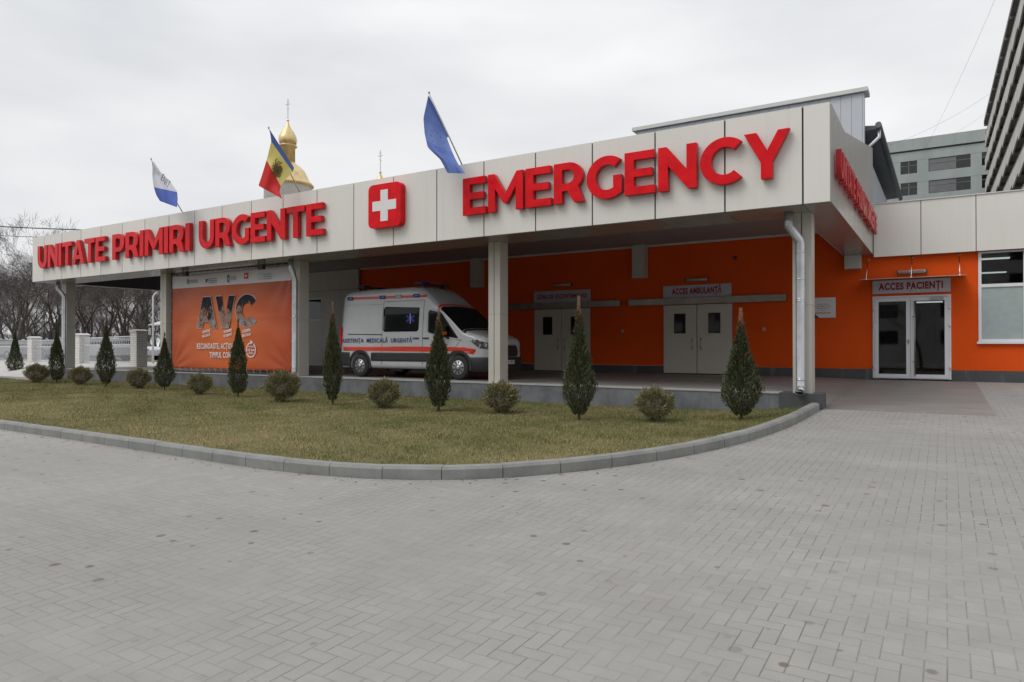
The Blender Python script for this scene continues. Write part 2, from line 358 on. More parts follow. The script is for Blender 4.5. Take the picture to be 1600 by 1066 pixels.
for x in np.arange(-39.5, -2, .5):
    for y in np.arange(6.4, 14.9, .5):
        if inside(x, y, poly): pin.append((x+random.uniform(-.1, .1), y+random.uniform(-.1, .1)))
n0 = len(poly); r = delaunay_2d_cdt([Vector(p) for p in poly+pin], [(i, (i+1) % n0) for i in range(n0)], [], 1, 1e-4)
b = B(); b.add([(p.x, p.y, lawn_z(p.x, p.y)+.01*math.sin(p.x*3+p.y*5)) for p in r[0]], [tuple(f) for f in r[2]], 0, True)
struct('lawn', b.mesh(True), M['lawn'])
# grass blades
N = 230000
gx = -2.2-(36*rng.random(N*2)**1.35); gy = 6+9*rng.random(N*2); gx, gy = gx, gy
PX = np.array(poly); ok = np.zeros(len(gx), bool)
for i in range(len(PX)):
    x1, y1 = PX[i]; x2, y2 = PX[(i+1) % len(PX)]; c = ((y1 > gy) != (y2 > gy)) & (gx < (x2-x1)*(gy-y1)/(y2-y1+1e-12)+x1); ok ^= c
gx = gx[ok][:N]; gy = gy[ok][:N]; N = len(gx)
tx = np.arange(-41, -1.5, .4); ty = np.arange(5.5, 15.6, .4); TZ = np.array([[lawn_z(x, y) for y in ty] for x in tx])
fi = (gx-tx[0])/.4; fj = (gy-ty[0])/.4; i0 = fi.astype(int); j0 = fj.astype(int); u = fi-i0; v = fj-j0
gz = TZ[i0, j0]*(1-u)*(1-v)+TZ[i0+1, j0]*u*(1-v)+TZ[i0, j0+1]*(1-u)*v+TZ[i0+1, j0+1]*u*v
patch = .5+.5*np.sin(gx*1.3+2*np.sin(gy*.9))*np.sin(gy*1.1+1.7*np.sin(gx*.7)); patch2 = .5+.5*np.sin(gx*4.1+gy*2.3)*np.sin(gy*3.7-gx*1.9)
dry = np.clip(.02+.34*patch+.22*patch2+.52*np.clip((12.2-gy)/5.5, 0, 1)*(.5+.5*np.sin(gx*.8+gy*.5))+.18*np.clip((9-gy)/3,0,1)+rng.normal(0, .24, N), 0, 1)
an = rng.random(N)*2*PI; hgt = (.018+.03*rng.random(N))*(1.1-.35*dry); wd = .0035+.003*rng.random(N); ln = .028*rng.random(N)+.006; la = rng.random(N)*2*PI
P0 = np.stack([gx-np.cos(an)*wd, gy-np.sin(an)*wd, gz-.005], 1); P1 = np.stack([gx+np.cos(an)*wd, gy+np.sin(an)*wd, gz-.005], 1)
P2 = np.stack([gx+np.cos(la)*ln, gy+np.sin(la)*ln, gz+hgt], 1)
def tri_mesh(V, tone_face, k=3):
    me = bpy.data.meshes.new('m'); n = len(V)//k; me.vertices.add(len(V)); me.vertices.foreach_set('co', V.astype(np.float32).ravel())
    me.loops.add(len(V)); me.loops.foreach_set('vertex_index', np.arange(len(V), dtype=np.int32))
    me.polygons.add(n); me.polygons.foreach_set('loop_start', np.arange(0, n*k, k, dtype=np.int32)); me.polygons.foreach_set('loop_total', np.full(n, k, dtype=np.int32))
    at = me.color_attributes.new('tone', 'FLOAT_COLOR', 'POINT'); c = np.ones((len(V), 4), np.float32); c[:, :3] = np.repeat(tone_face, k, 0)
    at.data.foreach_set('color', c.ravel()); me.update(); me.validate(); return me
V = np.stack([P0, P1, P2], 1).reshape(-1, 3)
g_, s_ = np.array([.10, .125, .038]), np.array([.42, .34, .18]); tn = g_[None]*(1-dry[:, None])+s_[None]*dry[:, None]; tn *= (.75+.5*rng.random(N))[:, None]
o = link('grass', tri_mesh(V, tn), M['blade']); o['kind'] = 'stuff'; tag(o, 'short half-dry winter grass covering the lawn inside the curved kerb', 'grass')

n = 420; ki = rng.integers(0, len(KA), n); sg = np.where(rng.random(n) < .62, -1, 1); off = np.abs(rng.normal(0, .16, n))*1.0+.02; lx = []; 
V = []; tn = []
for q in range(n):
    k0 = KA[ki[q]]; k1 = KA[min(ki[q]+1, len(KA)-1)]; d = k1-k0; L_ = np.hypot(*d)+1e-6; d = d/L_; nn_ = np.array([-d[1], d[0]]); p = k0+d*rng.random()*.3+nn_*(sg[q]*off[q] if sg[q] < 0 else off[q]*3+.18)
    z = GZ(p[1])+.006 if sg[q] < 0 else lawn_z(p[0], p[1])+.03; a = rng.random()*6.28; r0 = .008+.016*rng.random(); u = np.array([math.cos(a), math.sin(a)])*r0; v = np.array([-u[1], u[0]])*.5
    for w, dz in ((-u, 0), (-v, .004), (u, .006), (v, .002)): V.append((p[0]+w[0], p[1]+w[1], z+dz*rng.random()*2))
    tn.append(np.array((.16, .09, .045))*(.5+rng.random()))
o = link('leaf_litter', tri_mesh(np.array(V), np.array(tn), 4), M['blade']); o['kind'] = 'stuff'; tag(o, 'tiny brown dead leaves and crumbs scattered along the kerb', 'leaf litter')

# ------------------------------------------------------------------ emergency building
BX = thing('hospital_building', 'long single-storey emergency building with orange walls and a beige panelled canopy fascia', 'building')
XL, XR, YF, YW = -32.7, -1.81, 14.15, 23.2; ZB, ZT = 3.66, 5.52
# fascia
b = B(); seams = [-2.30-1.47*i for i in range(21)]; ed = [XR]+seams+[XL]; ed = [e for e in ed if e >= XL]
for a, c in zip(ed[:-1], ed[1:]): b.box(c+.017, a-.017, YF, YF+.05, ZB, ZT)
for s in ed[1:-1]: b.box(s-.017, s+.017, YF+.035, YF+.051, ZB, ZT-.01, 1)
b.box(XL+.05, XR-.05, YF+.051, YF+.2, ZB+.01, ZT-.01, 1); b.build('fascia', [M['panel'], M['joint']], BX)
b = B()
for i, a in enumerate(ed[:-1]):
    c = ed[i+1]; b.box(c+.006, a-.006, YF+.052, 15.48, ZB-.012, ZB-.002)
b.box(XL+.1, XR-.1, YF+.2, 15.46, ZB-.001, ZB+.02, 1)
for y0, y1 in [(15.49, 17.0), (17.01, 18.9), (18.91, 20.9), (20.91, 23.0)]: b.box(-2.55, XR-.002, y0, y1, ZB-.012, ZB-.002); 
b.box(-2.56, XR-.1, 15.48, 23.1, ZB-.001, ZB+.02, 1); b.box(XL+.02, XL+.3, 15.49, 23.2, ZB-.012, ZB+.02)
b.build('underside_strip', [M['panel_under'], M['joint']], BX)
b = B(); b.box(XL+.3, -2.55, 15.46, 15.5, ZB, 4.5); b.box(-2.6, -2.56, 15.5, YW, ZB, 4.5); b.build('upstand', M['soffit'], BX)
# soffit boards and roof deck
b = B()
y = 15.5
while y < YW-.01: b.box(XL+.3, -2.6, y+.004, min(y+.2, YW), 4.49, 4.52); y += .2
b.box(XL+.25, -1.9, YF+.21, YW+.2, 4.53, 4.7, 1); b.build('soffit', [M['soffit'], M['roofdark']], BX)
b = B(); b.box(-22.6, -2.6, YW-.05, YW-.02, 4.42, 4.488); b.build('cornice_trim', M['trim'], BX)
# left end fascia, inner face visible under the canopy
b = B()
for i in range(6): b.box(XL, XL+.05, YF+.06+1.5*i, YF+.05+1.5*(i+1), ZB, ZT)
b.box(XL+.051, XL+.28, YF+.21, 23.2, ZB+.01, ZT-.02, 1); b.build('end_fascia', [M['panel'], M['dark']], BX)
# right side fascia with its rising top edge
b = B(); ys = [YF+.06, 14.8, 15.55, 16.3, 17.05, 17.8, 18.55, 19.3, 20.05, 20.8, 21.55, 22.3, 22.99]
tp = lambda y: ZT if y < 16.3 else ZT+(y-16.3)*.19
for a, c in zip(ys[:-1], ys[1:]): b.prism([(a, ZB), (c-.005, ZB), (c-.005, tp(c)), (a, tp(a))], XR-.05, XR, plane='yz')
b.prism([(YF+.2, ZB+.01), (22.98, ZB+.01), (22.98, tp(22.98)-.03), (16.3, ZT-.03), (YF+.2, ZT-.03)], XR-.2, XR-.052, 1, plane='yz')
b.build('side_fascia', [M['panel_side'], M['joint']], BX)
# walls (openings are covered by proud door leaves and frames set in reveals)
def wall(x0, x1, z0, z1, holes, name, m, y=YW, t=.3):
    """wall facing -y, cut round rectangular holes (x0,x1,z0,z1)"""
    b = B(); X = sorted({x0, x1, *[h[0] for h in holes], *[h[1] for h in holes]}); Z = sorted({z0, z1, *[h[2] for h in holes], *[h[3] for h in holes]})
    ins = lambda a, c: any(h[0] <= a <= h[1] and h[2] <= c <= h[3] for h in holes)
    for i in range(len(X)-1):
        for j in range(len(Z)-1):
            xa, xb, za, zb = X[i], X[i+1], Z[j], Z[j+1]; cx, cz = (xa+xb)/2, (za+zb)/2
            if ins(cx, cz): continue
            b.add([(xa, y, za), (xb, y, za), (xb, y, zb), (xa, y, zb)], [(0, 1, 2, 3)])
    for h in holes:
        a, c, d, e = h; v = [(a, y, d), (c, y, d), (c, y, e), (a, y, e), (a, y+t, d), (c, y+t, d), (c, y+t, e), (a, y+t, e)]
        b.add(v, [(0, 4, 5, 1), (1, 5, 6, 2), (2, 6, 7, 3), (3, 7, 4, 0)])
    return b.build(name, m, BX)
doors = [(-13.46, -11.07, 0, 2.36), (-8.30, -5.93, 0, 2.36), (-1.84, .13, 0, 2.42)]
win = (.77, 3.2, 1.07, 3.56)
wall(-22.66, 8, .27, 5.0, [(d[0], d[1], .27, d[3]) for d in doors]+[win], 'wall', M['orange'])
X = [-22.66]+[v for d in doors for v in (d[0], d[1])]+[8]
for i in range(0, len(X), 2): b = B(); b.box(X[i], X[i+1], YW-.03, YW+.1, -.3, .268); b.build('skirting', M['granitedark'], BX)
b = B(); x = -30.0; k = 0
for wx in (1.3, 1.3, 1.25, 1.14, 1.2, 1.18):
    if k == 3: b.box(x+.006, x+wx-.006, YW-.09, YW-.04, 3.22, 3.55); b.box(x+.006, x+wx-.006, YW-.09, YW-.04, .02, 2.17)
    else: b.box(x+.006, x+wx-.006, YW-.09, YW-.04, .02, 3.55)
    b.box(x+.006, x+wx-.006, YW-.12, YW-.04, 3.57, 4.46); x += wx; k += 1
b.box(-30, -22.66, YW-.04, YW+.3, 0, 5, 1); b.build('cream_cladding', [M['column'], M['joint']], BX)
f = B(); f.box(-26.15, -25.01, YW-.1, YW-.05, 2.17, 3.22); w = f.build('window', M['pvc'], BX)
f = B(); f.box(-26.09, -25.07, YW-.108, YW-.1, 2.23, 3.16); f.build('pane', M['glass'], w)
# hanging boxes on the wall
for a, c, z in ((-16.23, -15.79, 3.31), (-9.30, -8.86, 3.32), (-2.56, -2.12, 3.25)):
    b = B(); b.box(a, c, YW-.38, YW-.001, z, 4.48 if a < -3 else ZB-.013); b.build('boxed_beam', M['column'], BX, .008)
# columns
for x in (-32.2, -24.9, -17.68, -10.13, -2.65):
    b = B(); b.box(x, x+.165, 15.07, 15.45, .0, ZB-.013); b.box(x+.185, x+.36, 15.07, 15.45, 0, ZB-.013); b.box(x+.165, x+.185, 15.085, 15.44, 0, ZB-.02, 1)
    b.box(x-.002, x+.362, 15.068, 15.452, 1.78, 1.784, 1); b.build('column', [M['column'], M['joint']], BX)
# plinth
b = B(); b.box(XL+.3, -2.9, 14.98, 15.46, -.8, -.03); b.build('plinth', M['granite'], BX)
b = B(); b.box(XL+.3, -2.9, 14.965, 15.46, -.03, .0); b.build('plinth_coping', M['copings'], BX, .006)
b = B(); b.box(-2.899, -2.08, 14.96, 15.46, -.8, .0); b.build('plinth_end', M['granitedark'], BX, .004)
# bay floor
b = B(); X = list(np.linspace(XL+1, -3.6, 20))+[-3.3, -3.0, -2.8, -2.6, -2.3, -2.09]; Y = [15.46, 17, 19, 21, 23.2]; vs = []
for x in X:
    for y in Y: t = min(1, max(0, (x+3.6)/1.5)); t = t*t*(3-2*t); vs.append((x, y, -.004*(1-t)+(GZ(y)+.006)*t))
b.add(vs, [(i*5+j, (i+1)*5+j, (i+1)*5+j+1, i*5+j+1) for i in range(len(X)-1) for j in range(4)]); struct('bay_floor', b.mesh(True), M['apron'])
# downpipes
def pipe(x, xt, zk=2.86, name='downpipe'):
    b = B(); y = 14.93
    b.tube([(xt, 14.82, ZB-.02), (xt, 14.82, 3.40), (xt+.01, 14.825, 3.36), (x-.01, y-.01, 3.07), (x, y, 3.02), (x, y, .16), (x+.0, y-.03, .07)], .086, 14)
    b.tube([(x, y-.03, .07), (x+.005, y-.09, .02)], [.087, .094], 14, cap=False)
    for z in (2.84, 2.3, 1.9, 1.86, .3, .27): b.tube([(x, y, z-.012), (x, y, z+.012)], .092, 14)
    for z in (3.4, 3.34): b.tube([(xt, 14.82, z-.01), (xt, 14.82, z+.01)], .092, 14)
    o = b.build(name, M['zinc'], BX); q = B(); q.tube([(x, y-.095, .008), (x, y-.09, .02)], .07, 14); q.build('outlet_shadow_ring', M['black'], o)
pipe(-2.48, -2.68); pipe(-17.37, -17.42); pipe(-31.66, -31.97)
# double doors
def dbl(d, nm):
    x0, x1, z0, z1 = d; m_ = (x0+x1)/2; b = B(); b.box(x0, x1, YW+.03, YW+.06, 0, z1); b.build('door_reveal', M['joint'], BX)
    for a, c, s in ((x0+.02, m_-.012, 1), (m_+.012, x1-.02, -1)):
        b = B(); b.box(a, c, YW-.035, YW+.03, .03, z1-.01); o = b.build('door', M['door'], BX, .004)
        mid = (a+c)/2; f = B(); f.box(mid-.2, mid+.2, YW-.042, YW-.035, 1.38, 2.06); f.build('frame', M['joint'], o)
        f = B(); f.box(mid-.175, mid+.175, YW-.046, YW-.042, 1.405, 2.035); f.build('pane', M['glass'], o)
        hx = (c-.13) if s == 1 else (a+.13); f = B(); f.tube([(hx, YW-.04, .86), (hx, YW-.09, .88), (hx, YW-.09, 1.17), (hx, YW-.04, 1.19)], .014, 8)
        f.lathe([(.03, -.006), (.03, 0)], 10, (hx, YW-.036, .86), 'y'); f.lathe([(.03, -.006), (.03, 0)], 10, (hx, YW-.036, 1.19), 'y'); f.build('handle', M['chrome'], o)
dbl(doors[0], 'a'); dbl(doors[1], 'b')
for a, c in ((-14.78, -9.86), (-9.52, -4.25)):
    b = B(); b.box(a, c, YW-.16, YW-.04, 2.37, 2.59); b.box(a+.3, a+.36, YW-.04, YW, 2.4, 2.55); b.box(c-.36, c-.3, YW-.04, YW, 2.4, 2.55); b.build('sliding_door_rail', M['steel'], BX, .006)
# patient entrance
x0, x1, z0, z1 = doors[2]; mdl = -.87
b = B(); b.box(x0, x0+.05, YW-.04, YW+.06, 0, z1); b.box(x1-.05, x1, YW-.04, YW+.06, 0, z1); b.box(x0+.05, x1-.05, YW-.04, YW+.06, z1-.05, z1); b.box(x0+.05, x1-.05, YW-.03, YW+.06, 0, .02)
b.build('door_frame', M['pvc'], BX, .004)
for a, c in ((x0+.055, mdl-.004), (mdl+.004, x1-.055)):
    b = B(); y0, y1 = YW-.055, YW+.01; zt, zb = z1-.056, .024
    b.box(a, a+.1, y0, y1, zb, zt); b.box(c-.1, c, y0, y1, zb, zt); b.box(a+.1, c-.1, y0, y1, zt-.11, zt); b.box(a+.1, c-.1, y0, y1, zb, zb+.11)
    o = b.build('door', M['pvc'], BX, .005); f = B(); f.box(a+.1, c-.1, YW-.025, YW-.015, zb+.11, zt-.11); f.build('pane', M['clear'], o)
    f = B(); f.box(a+.1, a+.112, y0+.02, y0+.03, zb+.11, zt-.11); f.box(c-.112, c-.1, y0+.02, y0+.03, zb+.11, zt-.11); f.box(a+.112, c-.112, y0+.02, y0+.03, zt-.122, zt-.11); f.box(a+.112, c-.112, y0+.02, y0+.03, zb+.11, zb+.122); f.build('gasket', M['joint'], o)
    hs = a-.02 if a < mdl-.5 else c+.02
    for z in (.35, 1.55, 2.05): f = B(); f.tube([(hs, y0-.012, z-.05), (hs, y0-.012, z+.05)], .016, 8); f.box(hs-.03, hs+.03, y0-.006, y0, z-.04, z+.04); f.build('hinge', M['white'], o)
    if a > mdl-.5:
        f = B(); f.tube([(a+.11, y0-.05, .1), (a+.11, y0-.05, 2.25)], .017, 10); 
        for z in (.5, 1.8): f.tube([(a+.11, y0-.05, z), (a+.05, y0, z)], .012, 8)
        f.build('handle', M['steel'], o); f = B(); f.box(a+.5, a+.82, y0-.05, y0, 2.27, 2.34); f.box(a+.56, a+.9, y0-.03, y0-.02, 2.345, 2.355); f.build('door_closer', M['lamp'], o)
    else:
        f = B(); f.box(c-.06, c-.02, y0-.03, y0, 1.02, 1.14); f.build('handle', M['steel'], o)
b = B(); b.box(-2.0, .5, YW+.31, 38, 2.75, 2.8); b.box(-2.0, -1.95, YW+.31, 38, 0, 2.75); b.box(.45, .5, YW+.31, 38, 0, 2.75); b.box(-1.94, .44, 37.9, 38, 0, 2.75); b.box(-1.94, .44, YW+.1, 37.9, -.03, -.005); b.build('lobby', M['room'], BX)
b = B(); b.box(-1.94, -.95, 26.5, 26.55, 0, 2.74); b.build('lobby_partition', M['door'], BX); b = B(); b.box(-.3, .44, 29, 29.05, 0, 2.2); b.build('lobby_cabinet', M['door'], BX)
b = B(); b.box(.51, 7.8, YW+.35, 39.8, 3.92, 3.96); b.box(.51, .55, YW+.35, 39.8, 0, 3.9); b.build('ward_ceiling', M['room'], BX)
for x_, y_, z_ in ((1.37, 28.4, 3.9), (1.6, 33.8, 3.9), (3.4, 28.4, 3.9), (-.55, 32.6, 2.73)): b = B(); b.box(x_-.45, x_+.45, y_-.08, y_+.08, z_-.03, z_+.01); b.build('ceiling_tube', M['tube'], BX)
# window on the right
a, c, z0, z1 = win
b = B(); b.box(a, a+.07, YW-.03, YW+.05, z0, z1); b.box(c-.07, c, YW-.03, YW+.05, z0, z1); b.box(a+.07, c-.07, YW-.03, YW+.05, z0, z0+.07); b.box(a+.07, c-.07, YW-.03, YW+.05, 2.57, 2.66); b.box(a+.07, c-.07, YW-.03, YW+.05, z1-.05, z1)
b.box(1.78, 1.86, YW-.03, YW+.05, z0+.07, 2.57); b.box(1.78, 1.86, YW-.03, YW+.05, 2.66, z1-.05); w = b.build('window', M['pvc'], BX, .004)
b = B(); b.box(a+.07, 1.78, YW+.0, YW+.01, 2.66, z1-.05); b.box(1.86, c-.07, YW, YW+.01, 2.66, z1-.05); b.build('pane', M['clear'], w)
b = B(); b.box(a+.07, 1.78, YW+.0, YW+.01, z0+.07, 2.57); b.box(1.86, c-.07, YW, YW+.01, z0+.07, 2.57); b.build('frosted_pane', M['frost'], w)
b = B(); b.box(a-.04, c+.04, YW-.09, YW-.032, z0-.06, z0-.0); b.build('sill', M['pvc'], w, .004)
# wing fascia
b = B(); ex = [-1.80, -.59, .72, 2.6, 4.5, 6.4, 8]
for p, q in zip(ex[:-1], ex[1:]): b.box(p+.01, q-.01, 23.0, 23.05, 3.57, 5.12)
for q in ex[1:-1]: b.box(q-.01, q+.01, 23.02, 23.052, 3.56, 5.11, 1)
b.box(-1.80, 8, 23.052, 23.19, 3.58, 5.1, 1); b.box(-1.76, 8, 22.97, 23.3, 5.121, 5.15, 2); b.build('wing_fascia', [M['panel'], M['joint'], M['trim']], BX)
b = B(); b.box(-1.7, 8, 23.2, 40, 5.0, 5.05); b.build('wing_roof', M['roofdark'], BX)
b = B(); b.box(7.9, 8, 23.25, 40, 0, 5.0); b.box(-30, -29.9, 23.6, 40, 0, 5); b.box(-30, 8, 39.9, 40, 0, 5); b.build('rear_wall', M['plaster'], BX)
# upper metal-clad storey
b = B(); x = -9.3
while x < -2.05: b.box(x+.004, min(x+.3, -2.05)-.004, 23.3, 23.33, 4.7, 8.58); x += .3
b.box(-9.3, -2.06, 23.331, 23.6, 4.7, 8.58, 0); b.build('upper_wall', M['sheet'], BX)
b = B(); b.prism([(23.2, 8.60), (23.9, 8.60), (23.9, 8.72), (23.2, 8.72)], -9.45, -1.95, plane='yz'); b.build('roof_edge', M['trim'], BX)
b = B(); b.box(-9.3, -2.06, 23.6, 35, 4.7, 7.0); b.build('upper_side_wall', M['sheet'], BX)
b = B(); b.prism([(-9.3, 8.5), (-1.75, 7.62), (-1.75, 7.52), (-9.3, 7.0)], 23.61, 35.2, plane='xz'); b.build('roof', M['roofdark'], BX)
b = B(); b.tube([(-1.68, 23.3, 7.55), (-1.68, 35.3, 7.5)], .09, 10); b.build('gutter', M['roofdark'], BX)
b = B(); b.tube([(-1.68, 23.6, 7.5), (-1.68, 23.6, 7.25), (-1.95, 23.55, 7.0), (-1.97, 23.55, 6.0), (-1.97, 23.55, 5.1)], .055, 10); b.build('downpipe', M['zinc'], BX)

# ------------------------------------------------------------------ sign lettering
def ring(cx, cz, rx, rz, a0, a1, n=18): return [(cx+rx*math.cos(R(a0+(a1-a0)*i/n)), cz+rz*math.sin(R(a0+(a1-a0)*i/n))) for i in range(n+1)]
s_, h_ = .225, .19
def gU():
    w = .84; out = [(0, 1), (0, .42)]+ring(w/2, .42, w/2, .43, 180, 360, 16)+[(w, 1), (w-s_, 1)]+[(w-s_, .42)]+ring(w/2, .42, w/2-s_, .22, 360, 180, 12)+[(s_, 1)]
    return w, out, []
def gN(): w = .86; return w, [(0, 0), (0, 1), (.19, 1), (w-s_, .44), (w-s_, 1), (w, 1), (w, 0), (w-.19, 0), (s_, .56), (s_, 0)], []
def gI(): return s_, [(0, 0), (0, 1), (s_, 1), (s_, 0)], []
def gT(): w = .80; c = w/2; return w, [(0, 1), (w, 1), (w, 1-h_), (c+s_/2, 1-h_), (c+s_/2, 0), (c-s_/2, 0), (c-s_/2, 1-h_), (0, 1-h_)], []
def gA(): w = .98; c = w/2; return w, [(0, 0), (c-.115, 1), (c+.115, 1), (w, 0), (w-.24, 0), (w-.325, .2), (.325, .2), (.24, 0)], [[(.40, .375), (c, .74), (w-.40, .375)]]
def gV(): w = .98; c = w/2; return w, [(0, 1), (.25, 1), (c, .32), (w-.25, 1), (w, 1), (c+.12, 0), (c-.12, 0)], []
def gE(): w = .72; return w, [(0, 0), (0, 1), (w-.02, 1), (w-.02, 1-h_), (s_, 1-h_), (s_, .595), (w-.07, .595), (w-.07, .41), (s_, .41), (s_, h_), (w, h_), (w, 0)], []
def gP(): return .77, [(0, 0), (0, 1), (.40, 1)]+ring(.40, .645, .37, .355, 90, -90, 16)+[(s_, .29), (s_, 0)], [[(s_, .82)]+ring(.37, .645, .17, .175, 90, -90, 10)+[(s_, .47)]]
def gR(): return .80, [(0, 0), (0, 1), (.40, 1)]+ring(.40, .655, .37, .345, 90, -48, 14)+[(.80, 0), (.55, 0), (.36, .30), (s_, .30), (s_, 0)], [[(s_, .82)]+ring(.37, .655, .17, .165, 90, -90, 10)+[(s_, .49)]]
def gM(): w = 1.04; c = w/2; return w, [(0, 0), (0, 1), (.19, 1), (c, .46), (w-.19, 1), (w, 1), (w, 0), (w-.215, 0), (w-.215, .6), (c+.05, .20), (c-.05, .20), (.215, .6), (.215, 0)], []
def gC():
    return .84, ring(.52, .5, .52, .515, 48, 312, 26)+ring(.52, .5, .285, .30, 312, 48, 18)[0:], []
def gG():
    o = ring(.52, .5, .52, .515, 50, 305, 26)+[(.88, .115), (.88, .53), (.67, .53), (.67, .235)]+ring(.52, .5, .285, .30, 300, 50, 18)
    return .88, o, []
def gY(): w = .90; c = w/2; return w, [(0, 1), (.25, 1), (c+.01, .60), (w-.23, 1), (w, 1), (c+s_/2, .35), (c+s_/2, 0), (c-s_/2, 0), (c-s_/2, .35)], []
GL = dict(U=gU, N=gN, I=gI, T=gT, A=gA, E=gE, P=gP, R=gR, M=gM, C=gC, G=gG, Y=gY, V=gV)
def word(wd, a0, a1, z0, H, parent, dep=.13, plane='xz', base=YF-.03, mats=None, gap=.07):
    ws = [GL[c]()[0] for c in wd]; gp = [(.02 if {p, q} & {'T', 'Y', 'A'} and len({p, q} & {'T', 'Y', 'A'}) > 1 else gap) for p, q in zip(wd, wd[1:])]
    k = (a1-a0)/(sum(ws)+sum(gp)); x = a0
    for i, c in enumerate(wd):
        w, o, hs = GL[c](); f = lambda P: [(x+p[0]*k, z0+p[1]*H) for p in P]; b = B()
        if plane == 'xz': b.prism(f(o), base-dep, base, 0, [f(h) for h in hs], side=1)
        else: b.prism(f(o), base, base+dep, 0, [f(h) for h in hs], 'yz', side=1)
        b.build('letter', mats or [M['red'], M['redside']], parent, .006 if H > .7 else 0, seg=1); x += (w+(gp[i] if i < len(gp) else 0))*k
t = thing('sign_lettering', 'big red raised letters reading EMERGENCY on the right half of the front fascia', 'sign', (0, 0, 0))
word('EMERGENCY', -10.18, -2.50, 4.19, .92, t)
t = thing('sign_lettering', 'big red raised letters reading UNITATE PRIMIRI URGENTE on the left half of the front fascia', 'sign')
for wd, a, c in (('UNITATE', -31.9, -26.7), ('PRIMIRI', -26.22, -21.45), ('URGENTE', -20.95, -15.12)): word(wd, a, c, 4.15, .93, t)
t = thing('sign_lettering', 'smaller red raised letters running along the side fascia round the corner', 'sign')
for wd, a, c in (('UNITATE', 14.6, 17.1), ('PRIMIRI', 17.35, 19.75), ('URGENTE', 20.0, 22.75)): word(wd, a, c, 4.19, .54, t, .1, 'yz', XR+.03)
# red cross box
def rrect(x0, x1, z0, z1, r, n=5):
    P = []
    for cx, cz, a in ((x1-r, z1-r, 0), (x0+r, z1-r, 90), (x0+r, z0+r, 180), (x1-r, z0+r, 270)): P += ring(cx, cz, r, r, a, a+90, n)
    return P
t = thing('cross_sign', 'red rounded square sign box with a white cross on the front fascia', 'sign')
b = B(); b.prism(rrect(-13.32, -12.16, 4.13, 5.31, .16), YF-.2, YF-.01); b.build('sign_box', M['red'], t, .01)
b = B(); cx, cz, a, q = -12.74, 4.72, .13, .42
b.prism([(cx-a, cz-q), (cx+a, cz-q), (cx+a, cz-a), (cx+q, cz-a), (cx+q, cz+a), (cx+a, cz+a), (cx+a, cz+q), (cx-a, cz+q), (cx-a, cz+a), (cx-q, cz+a), (cx-q, cz-a), (cx-a, cz-a)], YF-.206, YF-.2)
b.build('cross', M['whiteprint'], t)
# door signs
def plate_sign(x0, x1, z0, z1, body, label, size, wd, m=None, y=YW-.005):
    t = thing('door_sign', label, 'sign', (0, 0, 0)); b = B(); b.box(x0, x1, y-.045, y-.03, z0, z1); b.build('plate', m or M['signplate'], t, .002)
    b = B()
    for xx in (x0+.05, (x0+x1)/2, x1-.05):
        for zz in (z0+.04, z1-.04): b.lathe([(.014, -.008), (.014, 0)], 8, (xx, y-.045, zz), 'y'); b.box(xx-.008, xx+.008, y-.03, y, zz-.008, zz+.008)
    b.build('fixing', M['chrome'], t); text('lettering', body, (x0+x1)/2, (z0+z1)/2, y-.0455, size, M['signred'], t, .05 if size > .25 else .035, .001, wd)
plate_sign(-13.46, -11.05, 2.60, 3.04, 'ZONA DE DECONTAMINARE', 'mauve plate reading ZONA DE DECONTAMINARE above the left double door', .21, 2.12)
plate_sign(-8.29, -5.96, 2.60, 3.02, 'ACCES AMBULANȚĂ', 'mauve plate reading ACCES AMBULANTA above the right double door of the bay', .27, 1.7)
plate_sign(-1.84, .12, 2.49, 2.88, 'ACCES PACIENȚI', 'mauve plate reading ACCES PACIENTI above the white glazed entrance door', .27, 1.62)
# lamps
def wlamp(x0, x1, z, label):
    t = thing('wall_lamp', label, 'wall lamp'); b = B(); b.box(x0, x1, YW-.05, YW, z-.04, z+.04); b.box(x0-.03, x0, YW-.1, YW, z-.06, z+.06); b.box(x1, x1+.03, YW-.1, YW, z-.06, z+.06); b.build('housing', M['dark'], t)
    b = B(); b.tube([(x0, YW-.075, z), (x1, YW-.075, z)], .05, 10); b.build('diffuser', M['lamp'], t); return t
wlamp(-12.58, -11.85, 3.25, 'tubular lamp above the decontamination door sign'); wlamp(-7.46, -6.74, 3.19, 'tubular lamp above the ambulance door sign')
t = wlamp(-1.17, -.48, 3.1, 'tubular emergency lamp with small red writing above the glass entrance awning'); text('lettering', 'ACCES PACIENȚI', -.82, 3.1, YW-.127, .08, M['signred'], t, .02, .001, .6)
# glass awning
t = thing('glass_awning', 'thin glass awning hung on steel rods over the white entrance door', 'awning')
b = B(); b.prism([(22.35, 2.86), (23.19, 2.93), (23.19, 2.945), (22.35, 2.875)], -2.1, .47, plane='yz'); b.build('glass_panel', M['frost'], t)
for x in (-1.95, -.82, .33): b = B(); b.tube([(x, 22.45, 2.87), (x, 23.18, 3.52)], .009, 8); b.lathe([(.03, 2.86), (.03, 2.895)], 10, (x, 22.45, 0)); b.lathe([(.03, -.012), (.03, 0)], 10, (x, 23.195, 3.52), 'y'); b.build('rod', M['chrome'], t)
